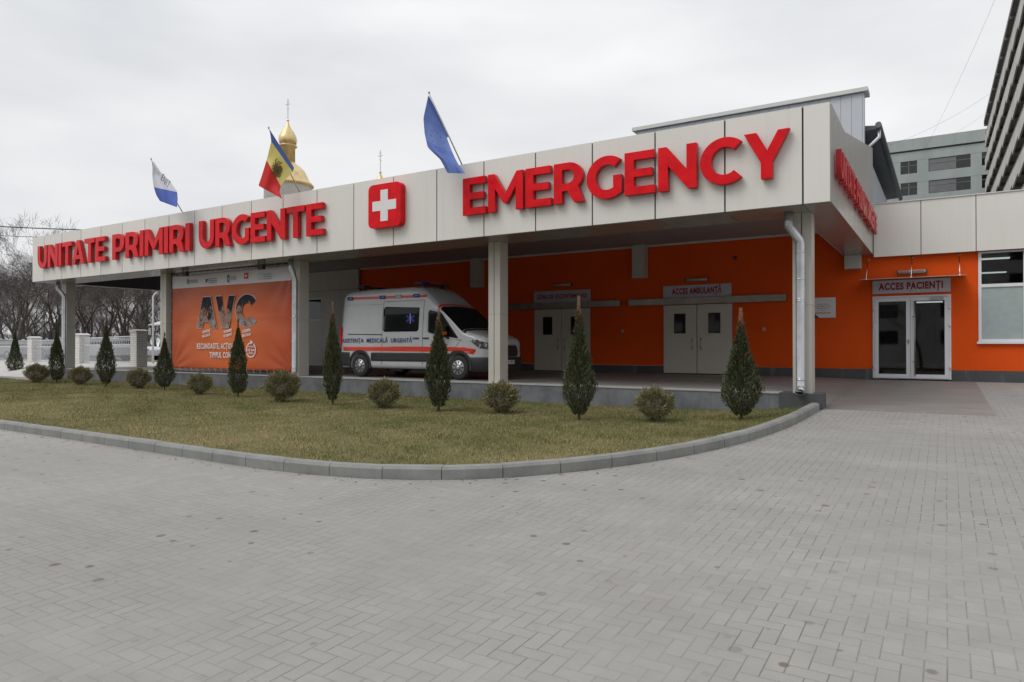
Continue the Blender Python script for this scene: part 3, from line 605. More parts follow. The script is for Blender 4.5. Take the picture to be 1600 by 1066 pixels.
# plaque
t = thing('information_plaque', 'white information plaque with blue and yellow corner beside the front right column', 'sign')
b = B(); b.box(-3.62, -2.84, YW-.04, YW-.025, 1.82, 2.44); b.build('plate', M['whiteprint'], t); b = B(); b.prism([(-3.62, 1.82), (-3.3, 1.82), (-3.62, 2.12)], YW-.043, YW-.04); b.build('corner_print', M['navy'], t)
b = B(); b.box(-3.55, -2.98, YW-.043, YW-.04, 1.95, 1.985); b.build('yellow_line', mat('yellow_print', (.6, .38, .03), .5), t)
b = B(); b.box(-3.52, -3.45, YW-.043, YW-.04, 2.31, 2.36); b.build('blue_flag_print', M['navy'], t)
for i, (s, z, w_) in enumerate((('MINISTERUL SĂNĂTĂȚII', 2.23, .3), ('UNITATEA PRIMIRI URGENTE', 2.17, .45), ('REPUBLICA MOLDOVA', 2.11, .32), ('2021', 2.05, .1))): text('lettering', s, -3.2, z, YW-.041, .045, M['graytext'], t, .01, .001, w_)
# small wall things
for x, z, lb in ((-9.81, 1.48, 'small square wall switch between the two double doors'), (-4.95, 1.49, 'small square wall switch right of the ambulance door')):
    b = B(); b.box(x-.05, x+.05, YW-.03, YW, z-.055, z+.055); b.box(x-.02, x+.02, YW-.036, YW-.03, z-.025, z+.025); tag(b.build('wall_switch', M['lamp'], None, .004), lb, 'switch')
b = B(); b.lathe([(.06, 0), (.055, -.05), (.03, -.08)], 14, (-5.85, YW, 3.85), 'y'); tag(b.build('wall_siren', M['dark'], None), 'small round dark siren high on the orange wall', 'siren')

# ------------------------------------------------------------------ banner
t = thing('banner', 'huge orange banner with a white top band and the letters AVC hung between two columns', 'banner', (0, 0, 0))
BXL, BXR, BZ0, BZ1, BY = -24.35, -17.82, .14, 3.55, 15.2
def mk_banner():
    g = G('printed_vinyl'); sx = g.n('ShaderNodeSeparateXYZ'); g.set(sx.inputs[0], g.co()); x, z = sx.outputs[0], sx.outputs[2]
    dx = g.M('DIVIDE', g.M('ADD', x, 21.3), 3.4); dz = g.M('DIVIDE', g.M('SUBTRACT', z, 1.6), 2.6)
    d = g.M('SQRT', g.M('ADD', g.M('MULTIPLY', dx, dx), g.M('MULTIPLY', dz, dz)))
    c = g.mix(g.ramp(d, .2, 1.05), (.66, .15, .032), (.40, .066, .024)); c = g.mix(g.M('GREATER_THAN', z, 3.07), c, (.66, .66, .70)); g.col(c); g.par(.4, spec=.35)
    return g.m
nx, nz_ = 90, 48; vs = []; 
def by(x, z):
    u = (x-BXL)/(BXR-BXL); v = (z-BZ0)/(BZ1-BZ0); e = min(u, 1-u, v, 1-v)
    w = .012*math.sin(3.1*x+1.8*z)*math.sin(2.2*z-.7*x)+.008*math.sin(6*z+1.3*math.sin(x*2))
    cr_ = 0
    for cx_, cz_ in ((0, 0), (1, 0), (0, 1), (1, 1)):
        dx, dz = abs(u-cx_), abs(v-cz_)*.55; r_ = math.hypot(dx, dz); cr_ += .020*math.exp(-r_*6)*math.sin(14*math.atan2(dz, dx+1e-6))
    w += .006*math.sin(26*u)*math.exp(-v*9)+.007*math.exp(-((v-.52)/.012)**2)
    return BY-w*min(1, e*25)-cr_*min(1, e*40+.2)
for i in range(nx+1):
    for j in range(nz_+1): x = BXL+(BXR-BXL)*i/nx; z = BZ0+(BZ1-BZ0)*j/nz_; vs.append((x, by(x, z), z))
b = B(); b.add(vs, [(i*(nz_+1)+j, (i+1)*(nz_+1)+j, (i+1)*(nz_+1)+j+1, i*(nz_+1)+j+1) for i in range(nx) for j in range(nz_)], 0, True)
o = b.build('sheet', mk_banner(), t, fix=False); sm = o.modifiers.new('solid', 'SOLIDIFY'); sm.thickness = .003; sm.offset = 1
def onb(o, off=.008):     # lay print on the rippled sheet
    me = o.data
    bm = bmesh.new(); bm.from_mesh(me)
    bmesh.ops.subdivide_edges(bm, edges=[e for e in bm.edges if e.calc_length() > .25], cuts=2); bm.to_mesh(me); bm.free()
    return o
def mk_photo():
    g = G('printed_photo'); sx = g.n('ShaderNodeSeparateXYZ'); g.set(sx.inputs[0], g.co()); z = sx.outputs[2]
    f = g.M('ADD', g.M('MULTIPLY', g.noise(2.4, 3), .9), g.M('MULTIPLY', z, .55)); f2 = g.noise(6, 4); f3 = g.noise(3.1, 2)
    c = g.mix(g.ramp(f, 1.60, 1.68), (.30, .20, .165), (.022, .024, .030)); c = g.mix(g.ramp(f2, .54, .6, 0, .75), c, (.06, .045, .045)); c = g.mix(g.ramp(g.M('SUBTRACT', f3, g.M('MULTIPLY', g.M('SUBTRACT', z, 1.9), .35)), .62, .7), c, (.30, .32, .36)); g.col(c); g.par(.6, spec=.1); return g.m
ph = mk_photo(); BYt = BY-.031
for i, (c, a, q) in enumerate((('A', -22.80, -21.68), ('V', -21.72, -20.66), ('C', -20.62, -19.56))):
    w, ol, hs = GL[c](); k = (q-a)/w; z_, H_ = (1.59, 1.10) if c != 'C' else (1.62, 1.06)
    if c == 'A': w, ol, hs = .98, [(0, 0), (.30, 1), (.68, 1), (.98, 0), (.70, 0), (.64, .2), (.34, .2), (.28, 0)], [[(.41, .40), (.49, .70), (.57, .40)]]
    if c == 'V': w, ol, hs = .98, [(0, 1), (.30, 1), (.49, .36), (.68, 1), (.98, 1), (.66, 0), (.32, 0)], []
    if c == 'C': ol = ring(.52, .5, .52, .515, 38, 322, 26)+ring(.52, .5, .235, .25, 318, 42, 18)
    k = (q-a)/(.98 if c != 'C' else .93); f = lambda P: [(a+p[0]*k, z_+p[1]*H_) for p in P]
    ce = (w/2, .5); grow = lambda P, s_g=1.045: [((p[0]-ce[0])*s_g+ce[0], (p[1]-ce[1])*1.035+ce[1]) for p in P]
    b = B(); b.prism(f(grow(ol)), BYt+.002, BYt+.012, 0, [f(h) for h in hs]); b.build('letter_outline', M['signplate'], t)
    b = B(); b.prism(f(ol), BYt-.002, BYt, 0, [f(grow(h, 1.15)) for h in hs]); b.build('letter', ph, t)
text('slogan', 'RECUNOAȘTE, ACȚIONEAZĂ', -21.5, .94, BYt, .27, M['whiteprint'], t, .026, .001, 2.6)
text('slogan', 'TIMPUL CONTEAZĂ', -21.15, .63, BYt, .27, M['whiteprint'], t, .026, .001, 1.8)
for x, a_, b_ in ((-22.25, 'ASIMETRIE', 'FACIALĂ'), (-21.05, 'VORBIRE', 'INCOERENTĂ'), (-20.05, 'CĂDEREA', 'BRAȚULUI')):
    text('caption', a_, x, 1.47, BYt, .12, M['whiteprint'], t, .045, .001, .44, rot=R(9)); text('caption', b_, x, 1.32, BYt, .12, M['whiteprint'], t, .045, .001, .46, rot=R(9))
b = B(); o_ = ring(-19.81, .82, .255, .26, 100, 420, 30); i_ = ring(-19.81, .82, .215, .22, 420, 100, 30); b.prism(o_+i_, BYt-.001, BYt+.001); b.prism([(-19.84, 1.0), (-19.70, 1.07), (-19.84, 1.16)], BYt-.001, BYt+.001); b.build('clock_ring', M['whiteprint'], t)
text('clock_text', 'PRIMELE', -19.81, .93, BYt, .07, M['whiteprint'], t, .03, .001, .26); text('clock_text', '4,5 ore', -19.81, .82, BYt, .12, M['whiteprint'], t, .04, .001, .37); text('clock_text', 'CRITICE', -19.81, .71, BYt, .07, M['whiteprint'], t, .03, .001, .26)
# header logos
def logo(x, shape, m, tx, w_, lines):
    b = B()
    if shape == 'shield': b.prism([(x-.06, 3.38), (x+.06, 3.38), (x+.06, 3.27), (x, 3.17), (x-.06, 3.27)], BYt, BYt+.002)
    if shape == 'ring': b.prism(ring(x, 3.28, .065, .14, 0, 350, 20)+ring(x, 3.28, .03, .085, 350, 0, 16), BYt, BYt+.002)
    if shape == 'square': b.prism([(x-.05, 3.33), (x+.07, 3.33), (x+.07, 3.27), (x+.02, 3.27), (x+.02, 3.2), (x-.05, 3.2)], BYt, BYt+.002)
    if shape == 'dots':
        for k in range(8): a_ = k*PI/4; b.box(x+.1*math.cos(a_)-.014, x+.1*math.cos(a_)+.014, BYt, BYt+.002, 3.27+.1*math.sin(a_)-.014, 3.27+.1*math.sin(a_)+.014)
    b.build('emblem', m, t)
    for k, s in enumerate(lines): text('logo_text', s, tx, 3.32-.07*k, BYt, .055 if len(lines) > 2 else .07, m, t, .012, .001, w_)
logo(-23.35, 'shield', M['graytext'], -22.98, .42, ['MINISTERUL', 'SĂNĂTĂȚII'])
logo(-22.25, 'square', M['navy'], -21.9, .46, ['INSTITUTUL', 'DE MEDICINĂ', 'URGENTĂ'])
logo(-21.03, 'ring', M['navy'], -20.75, .3, ['UCIP', 'IFAD'])
logo(-19.35, 'dots', M['graytext'], -18.98, .40, ['PROIECT', 'TWINNING', 'EUROPEAN'])
b = B(); b.box(-20.18, -19.98, BYt, BYt+.003, 3.23, 3.43); b.build('emblem', M['red'], t); b = B(); b.box(-20.10, -20.06, BYt-.002, BYt, 3.27, 3.39); b.box(-20.14, -20.10, BYt-.002, BYt, 3.31, 3.35); b.box(-20.06, -20.02, BYt-.002, BYt, 3.31, 3.35); b.build('emblem_cross', M['whiteprint'], t)
# frame with ties
b = B(); fy = BY+.05
b.tube([(BXL-.1, fy, BZ0-.1), (BXR+.12, fy, BZ0-.1)], .025, 8); b.tube([(BXL-.1, fy, BZ1+.09), (BXR+.12, fy, BZ1+.09)], .025, 8); b.tube([(BXL-.1, fy, BZ0-.1), (BXL-.1, fy, BZ1+.09)], .02, 8); b.tube([(BXR+.12, fy, BZ0-.1), (BXR+.12, fy, BZ1+.09)], .02, 8)
b.build('frame', M['dark'], t)
b = B()
for i in range(19): x = BXL+.15+i*.345; b.tube([(x, BY-.02, BZ0+.03), (x+.02, fy-.03, BZ0-.11)], .006, 5); b.tube([(x, BY-.02, BZ1-.03), (x+.02, fy-.03, BZ1+.1)], .006, 5)
for i in range(9): z = BZ0+.2+i*.38; b.tube([(BXL+.03, BY-.02, z), (BXL-.12, fy-.03, z+.02)], .006, 5); b.tube([(BXR-.03, BY-.02, z), (BXR+.13, fy-.03, z+.02)], .006, 5)
b.build('tie', M['whiteprint'], t)
for x, lb in ((-22.85, 'dark floodlight under the canopy above the left part of the banner'), (-18.75, 'dark floodlight under the canopy above the right part of the banner')):
    q = thing('floodlight', lb, 'floodlight', (x, 14.75, ZB-.012)); b = B(); b.box(-.13, .13, -.06, .06, -.22, -.06); b.build('lamp_head', M['black'], q, .01)
    b = B(); b.box(-.15, -.135, -.015, .015, -.15, 0); b.box(.135, .15, -.015, .015, -.15, 0); b.box(-.15, .15, -.02, .02, -.012, 0); b.build('bracket', M['dark'], q)
    b = B(); b.box(-.11, .11, .061, .066, -.2, -.08); b.build('lens', M['glass'], q)

# ------------------------------------------------------------------ ambulance (vehicle frame: x forward from the front bumper is negative, y left)
AM = thing('ambulance', 'white high-roof ambulance van with red side stripes parked under the canopy', 'ambulance', (-10.61, 16.78, 0))
LEN = 5.64
def interp(tab, x):
    if x <= tab[0][0]: return tab[0][1]
    for (a, p), (c, q) in zip(tab, tab[1:]):
        if x <= c: t = (x-a)/(c-a); return p+(q-p)*t
    return tab[-1][1]
HT = [(0, .98), (.06, 1.10), (.2, 1.19), (.45, 1.27), (.72, 1.34), (.86, 1.40), (1.0, 1.50), (1.3, 1.76), (1.6, 2.01), (1.72, 2.10), (1.85, 2.19), (2.05, 2.36), (2.25, 2.53), (2.42, 2.64), (2.62, 2.70), (2.9, 2.72), (4.5, 2.71), (5.3, 2.68), (5.56, 2.63), (5.64, 2.55)]
WT = [(0, .60), (.05, .74), (.12, .83), (.25, .91), (.45, .965), (.7, .995), (1.0, 1.01), (5.3, 1.01), (5.55, .995), (5.64, .95)]
RT = [(0, .10), (.4, .16), (.9, .16), (1.3, .14), (1.8, .16), (2.4, .22), (5.3, .2), (5.64, .2)]
def tum(z): return .0 if z < .5 else (.012*(z-.5) if z < 1.2 else .0084+.075*(z-1.2)+.035*max(0, z-1.9))
def topz(x): return interp(HT, x)
def ysd(x, z):
    H, r = topz(x), interp(RT, x); w = interp(WT, x)-tum(min(z, H-r))
    if z > H-r: q = min(1, (z-(H-r))/r); return w-r*(1-math.sqrt(max(0, 1-q*q)))
    return w
def section(x):
    H, r, w = topz(x), interp(RT, x), interp(WT, x); P = [(0, .28), (w-.08, .28), (w-.01, .33)]
    zs = [.40+(H-r-.40)*k/9 for k in range(10)]; P += [(w-tum(z), z) for z in zs]; wt = w-tum(H-r)
    P += [(wt-r+r*math.cos(R(a)), H-r+r*math.sin(R(a))) for a in (15, 30, 45, 60, 75, 90)]
    wi = wt-r; P += [(wi*k, H+.035*(1-k*k)) for k in (.75, .5, .25, 0)]
    return P
stx = sorted(set([p[0] for p in HT]+[p[0] for p in WT]+list(np.arange(.1, 5.6, .11))))
secs = [section(x) for x in stx]; nP = len(secs[0]); b = B(); vs = []
for x, s in zip(stx, secs):
    vs += [(-x, -y, z) for y, z in s]+[(-x, y, z) for y, z in s[-2:0:-1]]
nn = 2*nP-2
fs = [(i*nn+k, i*nn+(k+1) % nn, (i+1)*nn+(k+1) % nn, (i+1)*nn+k) for i in range(len(stx)-1) for k in range(nn)]
b.add(vs, fs, 0, True); b.add(vs[:nn], [tuple(range(nn))]); b.add(vs[-nn:], [tuple(range(nn))[::-1]])
def mk_paint():
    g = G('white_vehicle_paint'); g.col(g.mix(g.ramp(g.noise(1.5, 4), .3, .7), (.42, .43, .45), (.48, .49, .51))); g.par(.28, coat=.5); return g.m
paint = mk_paint()
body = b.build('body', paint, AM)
cut = B()
for x in (1.02, 4.79):
    for s in (-1, 1): cut.lathe([(.405, min(s*.62, s*1.2)), (.405, max(s*.62, s*1.2))], 36, (-x, 0, .36), 'y')
co_ = link('cut', cut.mesh(True)); co_.parent = AM; md = body.modifiers.new('c', 'BOOLEAN'); md.operation = 'DIFFERENCE'; md.object = co_; md.solver = 'EXACT'
bpy.context.view_layer.update(); dg = bpy.context.evaluated_depsgraph_get(); nm = bpy.data.meshes.new_from_object(body.evaluated_get(dg)); body.modifiers.clear(); body.data = nm; bpy.data.objects.remove(co_)
for p in nm.polygons:     # inside of the wheel housings is flat shaded
    pass
def scan(poly, z):
    xs_ = []
    for (x1, z1), (x2, z2) in zip(poly, poly[1:]+poly[:1]):
        if (z1 > z) != (z2 > z): xs_.append(x1+(z-z1)*(x2-x1)/(z2-z1))
    return (min(xs_), max(xs_)) if len(xs_) > 1 else None
def rpoly(P, r, n=4):
    out = []
    for i in range(len(P)):
        a, p, c = Vector(P[i-1]), Vector(P[i]), Vector(P[(i+1) % len(P)]); u = (a-p).normalized(); v = (c-p).normalized(); rr = min(r, (a-p).length*.45, (c-p).length*.45)
        s, e = p+u*rr, p+v*rr
        for k in range(n+1): t = k/n; out.append(tuple(s*(1-t)**2+p*2*t*(1-t)+e*t*t))
    return out
def spatch(name, poly, m, off=.004, r=0, rows=14, cols=16, sides=(-1, 1), parent=None):
    """patch laid on the curved flank; poly in (distance behind the bumper, height)"""
    if r: poly = rpoly(poly, r)
    z0, z1 = min(p[1] for p in poly), max(p[1] for p in poly); out = []
    for s in sides:
        b = B(); vs = []
        for j in range(rows+1):
            z = z0+(z1-z0)*(j/rows); zz = min(max(z, z0+1e-4), z1-1e-4); a, c = scan(poly, zz)
            for i in range(cols+1): x = a+(c-a)*i/cols; vs.append((-x, s*(ysd(x, z)+off), z))
        b.add(vs, [(j*(cols+1)+i, j*(cols+1)+i+1, (j+1)*(cols+1)+i+1, (j+1)*(cols+1)+i) for j in range(rows) for i in range(cols)], 0, True)
        o = b.build(name, m, parent or AM, fix=False); q = o.modifiers.new('s', 'SOLIDIFY'); q.thickness = .004; q.offset = 0; out.append(o)
    return out
red_st = mat('red_stripe', (.62, .035, .012), .35, coat=.3, var=.04); clad = mat('grey_side_cladding', (.02, .021, .023), .6)
vg = mat('vehicle_glass', (.006, .007, .008), .06, spec=.28, var=.2)
spatch('side_window', [(2.47, 1.38), (2.47, 2.12), (3.86, 2.14), (3.86, 1.38)], vg, .005, .07)
spatch('front_door_window', [(1.0, 1.16), (1.62, 1.88), (1.74, 1.97), (2.13, 1.99), (2.13, 1.36), (1.95, 1.30)], vg, .005, .04)
spatch('window_surround', [(.85, 1.10), (1.02, 1.10), (2.18, 1.33), (2.18, 2.02), (1.70, 2.02), (1.55, 1.86)], paint, .001, .05)
for a, c in ((.50, 5.55),):
    spatch('side_stripe', [(.52, .72), (.42, .86), (1.0, .95), (5.62, .955), (5.62, .80), (1.45, .79), (1.0, .79)], red_st, .0045, 0, 8, 40)
spatch('side_cladding', [(1.47, .50), (1.47, .755), (4.32, .755), (4.32, .50)], clad, .012, .02, 6, 8); spatch('side_cladding', [(5.22, .34), (5.22, .76), (5.63, .76), (5.63, .34)], clad, .012, 0, 6, 6)
spatch('door_rail', [(3.9, 1.285), (3.9, 1.325), (5.32, 1.335), (5.32, 1.295)], clad, .006, 0, 2, 8)
spatch('roof_stripe', [(2.24, 2.385), (2.24, 2.475), (5.45, 2.48), (5.45, 2.40)], red_st, .005, 0, 4, 20)
blue = mat('blue_marker_lens', (.012, .03, .22), .15, coat=.5)
for x in (2.62, 3.95, 5.3): spatch('marker_lamp', [(x-.12, 2.385), (x-.12, 2.49), (x+.12, 2.49), (x+.12, 2.385)], blue, .018, .01, 3, 3)
spatch('marker_lamp', [(3.2, 2.385), (3.2, 2.49), (3.44, 2.49), (3.44, 2.385)], M['lamp'], .018, .01, 3, 3)
seam = mat('panel_gap', (.03, .03, .03), .8)
for x in (2.31, 3.885):
    spatch('door_gap', [(x-.005, .40), (x-.005, 2.30), (x+.005, 2.30), (x+.005, .40)], seam, .0035, 0, 20, 1)
spatch('door_gap', [(1.49, .5), (.98, 1.07), (.99, 1.07), (1.50, .5)], seam, .0035, 0, 10, 1)
spatch('door_gap', [(2.31, 2.295), (2.31, 2.305), (3.885, 2.305), (3.885, 2.295)], seam, .0035, 0, 1, 12)
spatch('body_crease', [(3.95, 2.22), (3.95, 2.23), (5.45, 2.23), (5.45, 2.22)], M['lamp'], .003, 0, 1, 10)
for x in (2.55, 2.18):
    for s in (-1, 1): b = B(); b.box(-x-.11, -x+.11, s*1.012-.02, s*1.012+.02, 1.165, 1.20); b.build('door_handle', M['black'], AM, .01)
for s in (-1, 1):
    b = B()       # mirror
    b.box(-1.52, -1.40, s*1.16-.11, s*1.16+.11, 1.22, 1.56); mo = b.build('mirror', M['black'], AM, .04, seg=3)
    b = B(); b.box(-1.43, -1.385, s*1.16-.09, s*1.16+.12, 1.27, 1.36); b.build('indicator', M['amber'], mo, .01)
    b = B(); b.tube([(-1.45, s*1.15, 1.24), (-1.35, s*.98, 1.17)], .03, 8); b.build('mirror_arm', M['black'], mo)
# windscreen: body surface between stations, raised a few millimetres
def skin(name, x0, x1, ks, m, off=.005, ktop=True):
    xs_ = np.linspace(x0, x1, 14); b = B(); vs = []
    for x in xs_:
        s = section(x); s2 = section(x+.01); P = [(-y, z) for y, z in s[ks:]]+[(y, z) for y, z in s[-2:ks-1:-1]]
        slope = math.atan2(topz(x+.02)-topz(x-.02), .04); P = P
        for y, z in P: vs.append((-x+off*math.sin(slope)*1.0, y, z+off*math.cos(slope)+.002))
    n = len(vs)//len(xs_); b.add(vs, [(i*n+k, i*n+k+1, (i+1)*n+k+1, (i+1)*n+k) for i in range(len(xs_)-1) for k in range(n-1)], 0, True)
    return b.build(name, m, AM, fix=False)
skin('windscreen', .90, 1.70, 14, vg); skin('roof_front_stripe', 1.735, 1.80, 13, red_st, .005)
skin('scuttle', .80, .885, 14, M['black'])
for s in (-.35, .3): b = B(); b.tube([(-.88, s, 1.45), (-1.05, s+.3, 1.60)], .008, 6); b.build('wiper', M['black'], AM)
# front end
b = B(); b.prism(rpoly([(-.5, .62), (.5, .62), (.56, .80), (.44, 1.0), (-.44, 1.0), (-.56, .8)], .06), .0, .012, plane='yz'); b.build('grille_surround', M['chrome'], AM)
g_ = B(); g_.prism(rpoly([(-.46, .65), (.46, .65), (.52, .80), (.41, .97), (-.41, .97), (-.52, .8)], .05), .013, .02, plane='yz')
for k in range(4): g_.box(.02, .028, -.44, .44, .70+.07*k, .715+.07*k)
g_.build('grille', M['black'], AM)
b = B(); PW = [(.0, .66), (.04, .78), (.1, .86), (.25, .94), (.45, .985), (.615, .995)]
vs = []; 
for x, w in PW[::-1]:
    for z, g2 in ((.24, -.03), (.3, .012), (.60, .02), (.64, .0)): vs.append((-x+(.03 if x < .2 else 0), -(w+g2), z))
for x, w in PW:
    for z, g2 in ((.24, -.03), (.3, .012), (.60, .02), (.64, .0)): vs.append((-x+(.03 if x < .2 else 0), (w+g2), z))
b.add(vs, [(i*4+k, i*4+k+1, (i+1)*4+k+1, (i+1)*4+k) for i in range(2*len(PW)-1) for k in range(3)], 0, True); b.build('front_bumper', clad, AM, fix=True)
b = B(); b.box(.05, .06, -.26, .26, .44, .55); pl = b.build('number_plate', M['whiteprint'], AM)
tx = text('plate_text', 'IMU 903', 0, 0, 0, .1, M['black'], pl, .02, .001, .42); tx.rotation_euler = (R(90), 0, R(90)); tx.location = (.062, 0, .495)
def mk_lamp():
    g = G('headlamp_lens'); v = g.n('ShaderNodeTexVoronoi'); v.inputs['Scale'].default_value = 12; g.set(v.inputs['Vector'], g.co())
    g.col(g.mix(g.ramp(v.outputs['Distance'], .2, .5), (.6, .6, .6), (.08, .08, .08))); g.par(.1, metal=.5, coat=1); return g.m
hl = mk_lamp(); spatch('headlamp', [(.03, .90), (.10, .86), (.34, .88), (.68, 1.15), (.46, 1.14), (.12, 1.04)], hl, .008, .02, 12, 8)
for s in (-1, 1):
    b = B(); b.box(-LEN-.01, -LEN+.05, s*.97-.035, s*.97+.035, 1.0, 1.55); b.build('tail_lamp', M['red'], AM, .01)
b = B(); b.box(-LEN-.09, -LEN+.03, -.9, .9, .35, .55); b.build('rear_bumper', clad, AM, .03)
# black wheel arch lips
for x in (1.02, 4.79):
    for s in (-1, 1):
        b = B(); P = ring(-x, .36, .475, .475, -12, 192, 30)+ring(-x, .36, .40, .40, 192, -12, 30); b.prism(P, s*.985, s*1.026); b.build('wheel_arch', clad, AM, .006)
def wheel(x, s):
    b = B(); b.lathe([(.20, -.11), (.30, -.115), (.335, -.10), (.347, -.06), (.347, .06), (.335, .10), (.30, .115), (.20, .11)], 40, (0, 0, 0), 'y'); w = b.build('wheel', M['tyre'], AM); w.location = (-x, s*.90, .347)
    b = B(); f = s*.098; b.lathe([(.21, f-.02*s), (.215, f), (.20, f+.012*s), (.06, f+.02*s), (.055, f+.035*s), (.01, f+.04*s)] if s > 0 else [(.01, f-.04), (.055, f-.035), (.06, f-.02), (.20, f-.012), (.215, f), (.21, f+.02)], 40, (0, 0, 0), 'y'); r = b.build('hub_cap', mat('hub_cap_silver', (.42, .43, .44), .35, metal=.6) if 'hub' not in M else M['hub'], w)
    b = B()
    for k in range(9):
        a = 2*PI*k/9; P = [(math.cos(a-.17)*.10, math.sin(a-.17)*.10), (math.cos(a-.13)*.185, math.sin(a-.13)*.185), (math.cos(a+.13)*.185, math.sin(a+.13)*.185), (math.cos(a+.17)*.10, math.sin(a+.17)*.10)]
        P = [(math.cos(a)*.08, math.sin(a)*.08)]+P[1:3]; y0 = f+s*.017; b.prism(P, min(y0, y0+s*.006), max(y0, y0+s*.006))
    b.lathe([(.088, f+s*.017), (.088, f+s*.022)] if s > 0 else [(.088, f-.022), (.088, f-.017)], 20, (0, 0, 0), 'y'); b.build('hub_slot', M['black'], w); b = B(); y0 = f+s*.022; b.lathe([(.07, min(y0, y0+s*.01)), (.07, max(y0, y0+s*.01))], 20, (0, 0, 0), 'y'); b.build('hub_centre', M['hub'], w)
M['hub'] = mat('hub_cap_silver', (.42, .43, .44), .35, metal=.6)
for x in (1.02, 4.79):
    for s in (-1, 1): wheel(x, s)
b = B()
for x in (1.02, 4.79): b.tube([(-x, -.8, .347), (-x, .8, .347)], .05, 8)
b.box(-4.3, -1.5, -.35, .35, .2, .30); b.box(-3.7, -3.2, -.85, -.6, .2, .32); b.box(-2.9, -2.2, -.8, -.5, .17, .3); b.build('chassis', M['black'], AM)
# roof bars and beacons
for x, w in ((2.72, .72), (5.18, .58)):
    b = B(); b.box(-x-.14, -x+.14, -w, w, 2.80, 2.85); lb = b.build('light_bar', M['dark'], AM, .02); b = B(); b.box(-x-.06, -x+.06, -w*.7, -w*.6, 2.7, 2.8); b.box(-x-.06, -x+.06, w*.6, w*.7, 2.7, 2.8); b.build('mount', M['black'], lb)
    b = B(); b.box(-x-.13, -x+.13, -w+.02, -w*.4, 2.851, 2.875); b.box(-x-.13, -x+.13, w*.4, w-.02, 2.851, 2.875); b.build('blue_lens', blue, lb, .01)
b = B(); b.tube([(-2.2, -.55, 2.56), (-2.28, -.55, 2.75)], .005, 5); b.build('antenna', M['black'], AM)
tx = text('flank_lettering', 'ASISTENȚA  MEDICALĂ  URGENTĂ', 0, 0, 0, .18, M['navy'], AM, .012, .001, 2.85); tx.location = (-4.12, -1.018, 1.115); tx.rotation_euler = (R(90-.6), 0, 0)
# star of life on the side window
b = B()
for k in range(3):
    a = k*PI/3; c_, s2 = math.cos(a), math.sin(a); P = [(-.03, -.17), (.03, -.17), (.03, .17), (-.03, .17)]
    b.prism([(-2.79+p[0]*c_-p[1]*s2, 1.76+p[0]*s2+p[1]*c_) for p in P], -(ysd(2.8, 1.76)+.016+.001*k), -(ysd(2.8, 1.76)+.010+.001*k))
b.build('star_emblem', mat('blue_star', (.012, .03, .28), .4), AM)
b = B(); b.box(-2.797, -2.783, -(ysd(2.8, 1.76)+.022), -(ysd(2.8, 1.76)+.0185), 1.61, 1.91); b.build('star_staff', M['whiteprint'], AM)

# ------------------------------------------------------------------ flags
def ray(x, y, Y):
    a = R(58.03); fx, fy = -math.cos(a), math.sin(a); t = (x-800)/1086; dx = fx+t*math.sin(a); dy = fy+t*math.cos(a); d = Y/dy
    return Vector((dx*d, Y, .95+(541-y)/1086*d))
def pl_at(P, v):
    k = v*(len(P)-1); i = min(int(k), len(P)-2); t = k-i; return (P[i][0]*(1-t)+P[i+1][0]*t, P[i][1]*(1-t)+P[i+1][1]*t)
def flag(base, tip, edge0, edge1, m, label, Yt=13.45, Yb=14.29, amp=.07, dec=None, hoist=None):
    b0, t0 = ray(*base, Yb), ray(*tip, Yt); t = thing('flag', label, 'flag', b0, 0, 'flags along the fascia')
    d = (t0-b0); b = B(); b.tube([d*-.12, d*1.0], .018, 8); b.lathe([(.024, 0), (.03, .03), (.01, .06)], 8, tuple(d)); b.build('pole', M['trim'], t)
    nu, nv = 16, 34; vs = []
    for i in range(nu+1):
        for j in range(nv+1):
            u, v = i/nu, j/nv; p0, p1 = pl_at(edge0, v), pl_at(edge1, v); x, y = p0[0]*(1-u)+p1[0]*u, p0[1]*(1-u)+p1[1]*u
            yy = Yt+(Yb-Yt)*.75*u*(1-v)+amp*v*(math.sin(u*9+v*3)+.6*math.sin(u*4-v*6+1))-.12*v; p = ray(x, y, yy)-b0; vs.append(tuple(p))
    b = B(); b.add(vs, [(i*(nv+1)+j, (i+1)*(nv+1)+j, (i+1)*(nv+1)+j+1, i*(nv+1)+j+1) for i in range(nu) for j in range(nv)], 0, True); me = b.mesh()
    uv = me.uv_layers.new(name='UVMap'); 
    for l in me.loops: i, j = divmod(l.vertex_index, nv+1); uv.data[l.index].uv = (i/nu, j/nv)
    c = link('cloth', me, m, t); s = c.modifiers.new('s', 'SOLIDIFY'); s.thickness = .003; s2 = c.modifiers.new('d', 'SUBSURF'); s2.levels = s2.render_levels = 1
    return t
def cloth_mat(name, stops, emblem=None):
    g = G(name); uv = g.n('ShaderNodeUVMap').outputs[0]; sx = g.n('ShaderNodeSeparateXYZ'); g.set(sx.inputs[0], uv); u, v = sx.outputs[0], sx.outputs[1]
    c = stops[0][1]
    for p, cc in stops[1:]: c = g.mix(g.M('GREATER_THAN', v, p), c, cc)
    if emblem: c = emblem(g, u, v, c)
    g.col(c); g.par(.75, spec=.2); g.b.inputs['Transmission Weight'].default_value = 0
    tr = g.n('ShaderNodeBsdfTranslucent'); g.set(tr.inputs[0], c); mxs = g.n('ShaderNodeMixShader'); mxs.inputs[0].default_value = .5
    o = g.t.nodes['Material Output']; g.t.links.new(g.b.outputs[0], mxs.inputs[1]); g.t.links.new(tr.outputs[0], mxs.inputs[2]); g.t.links.new(mxs.outputs[0], o.inputs[0]); return g.m
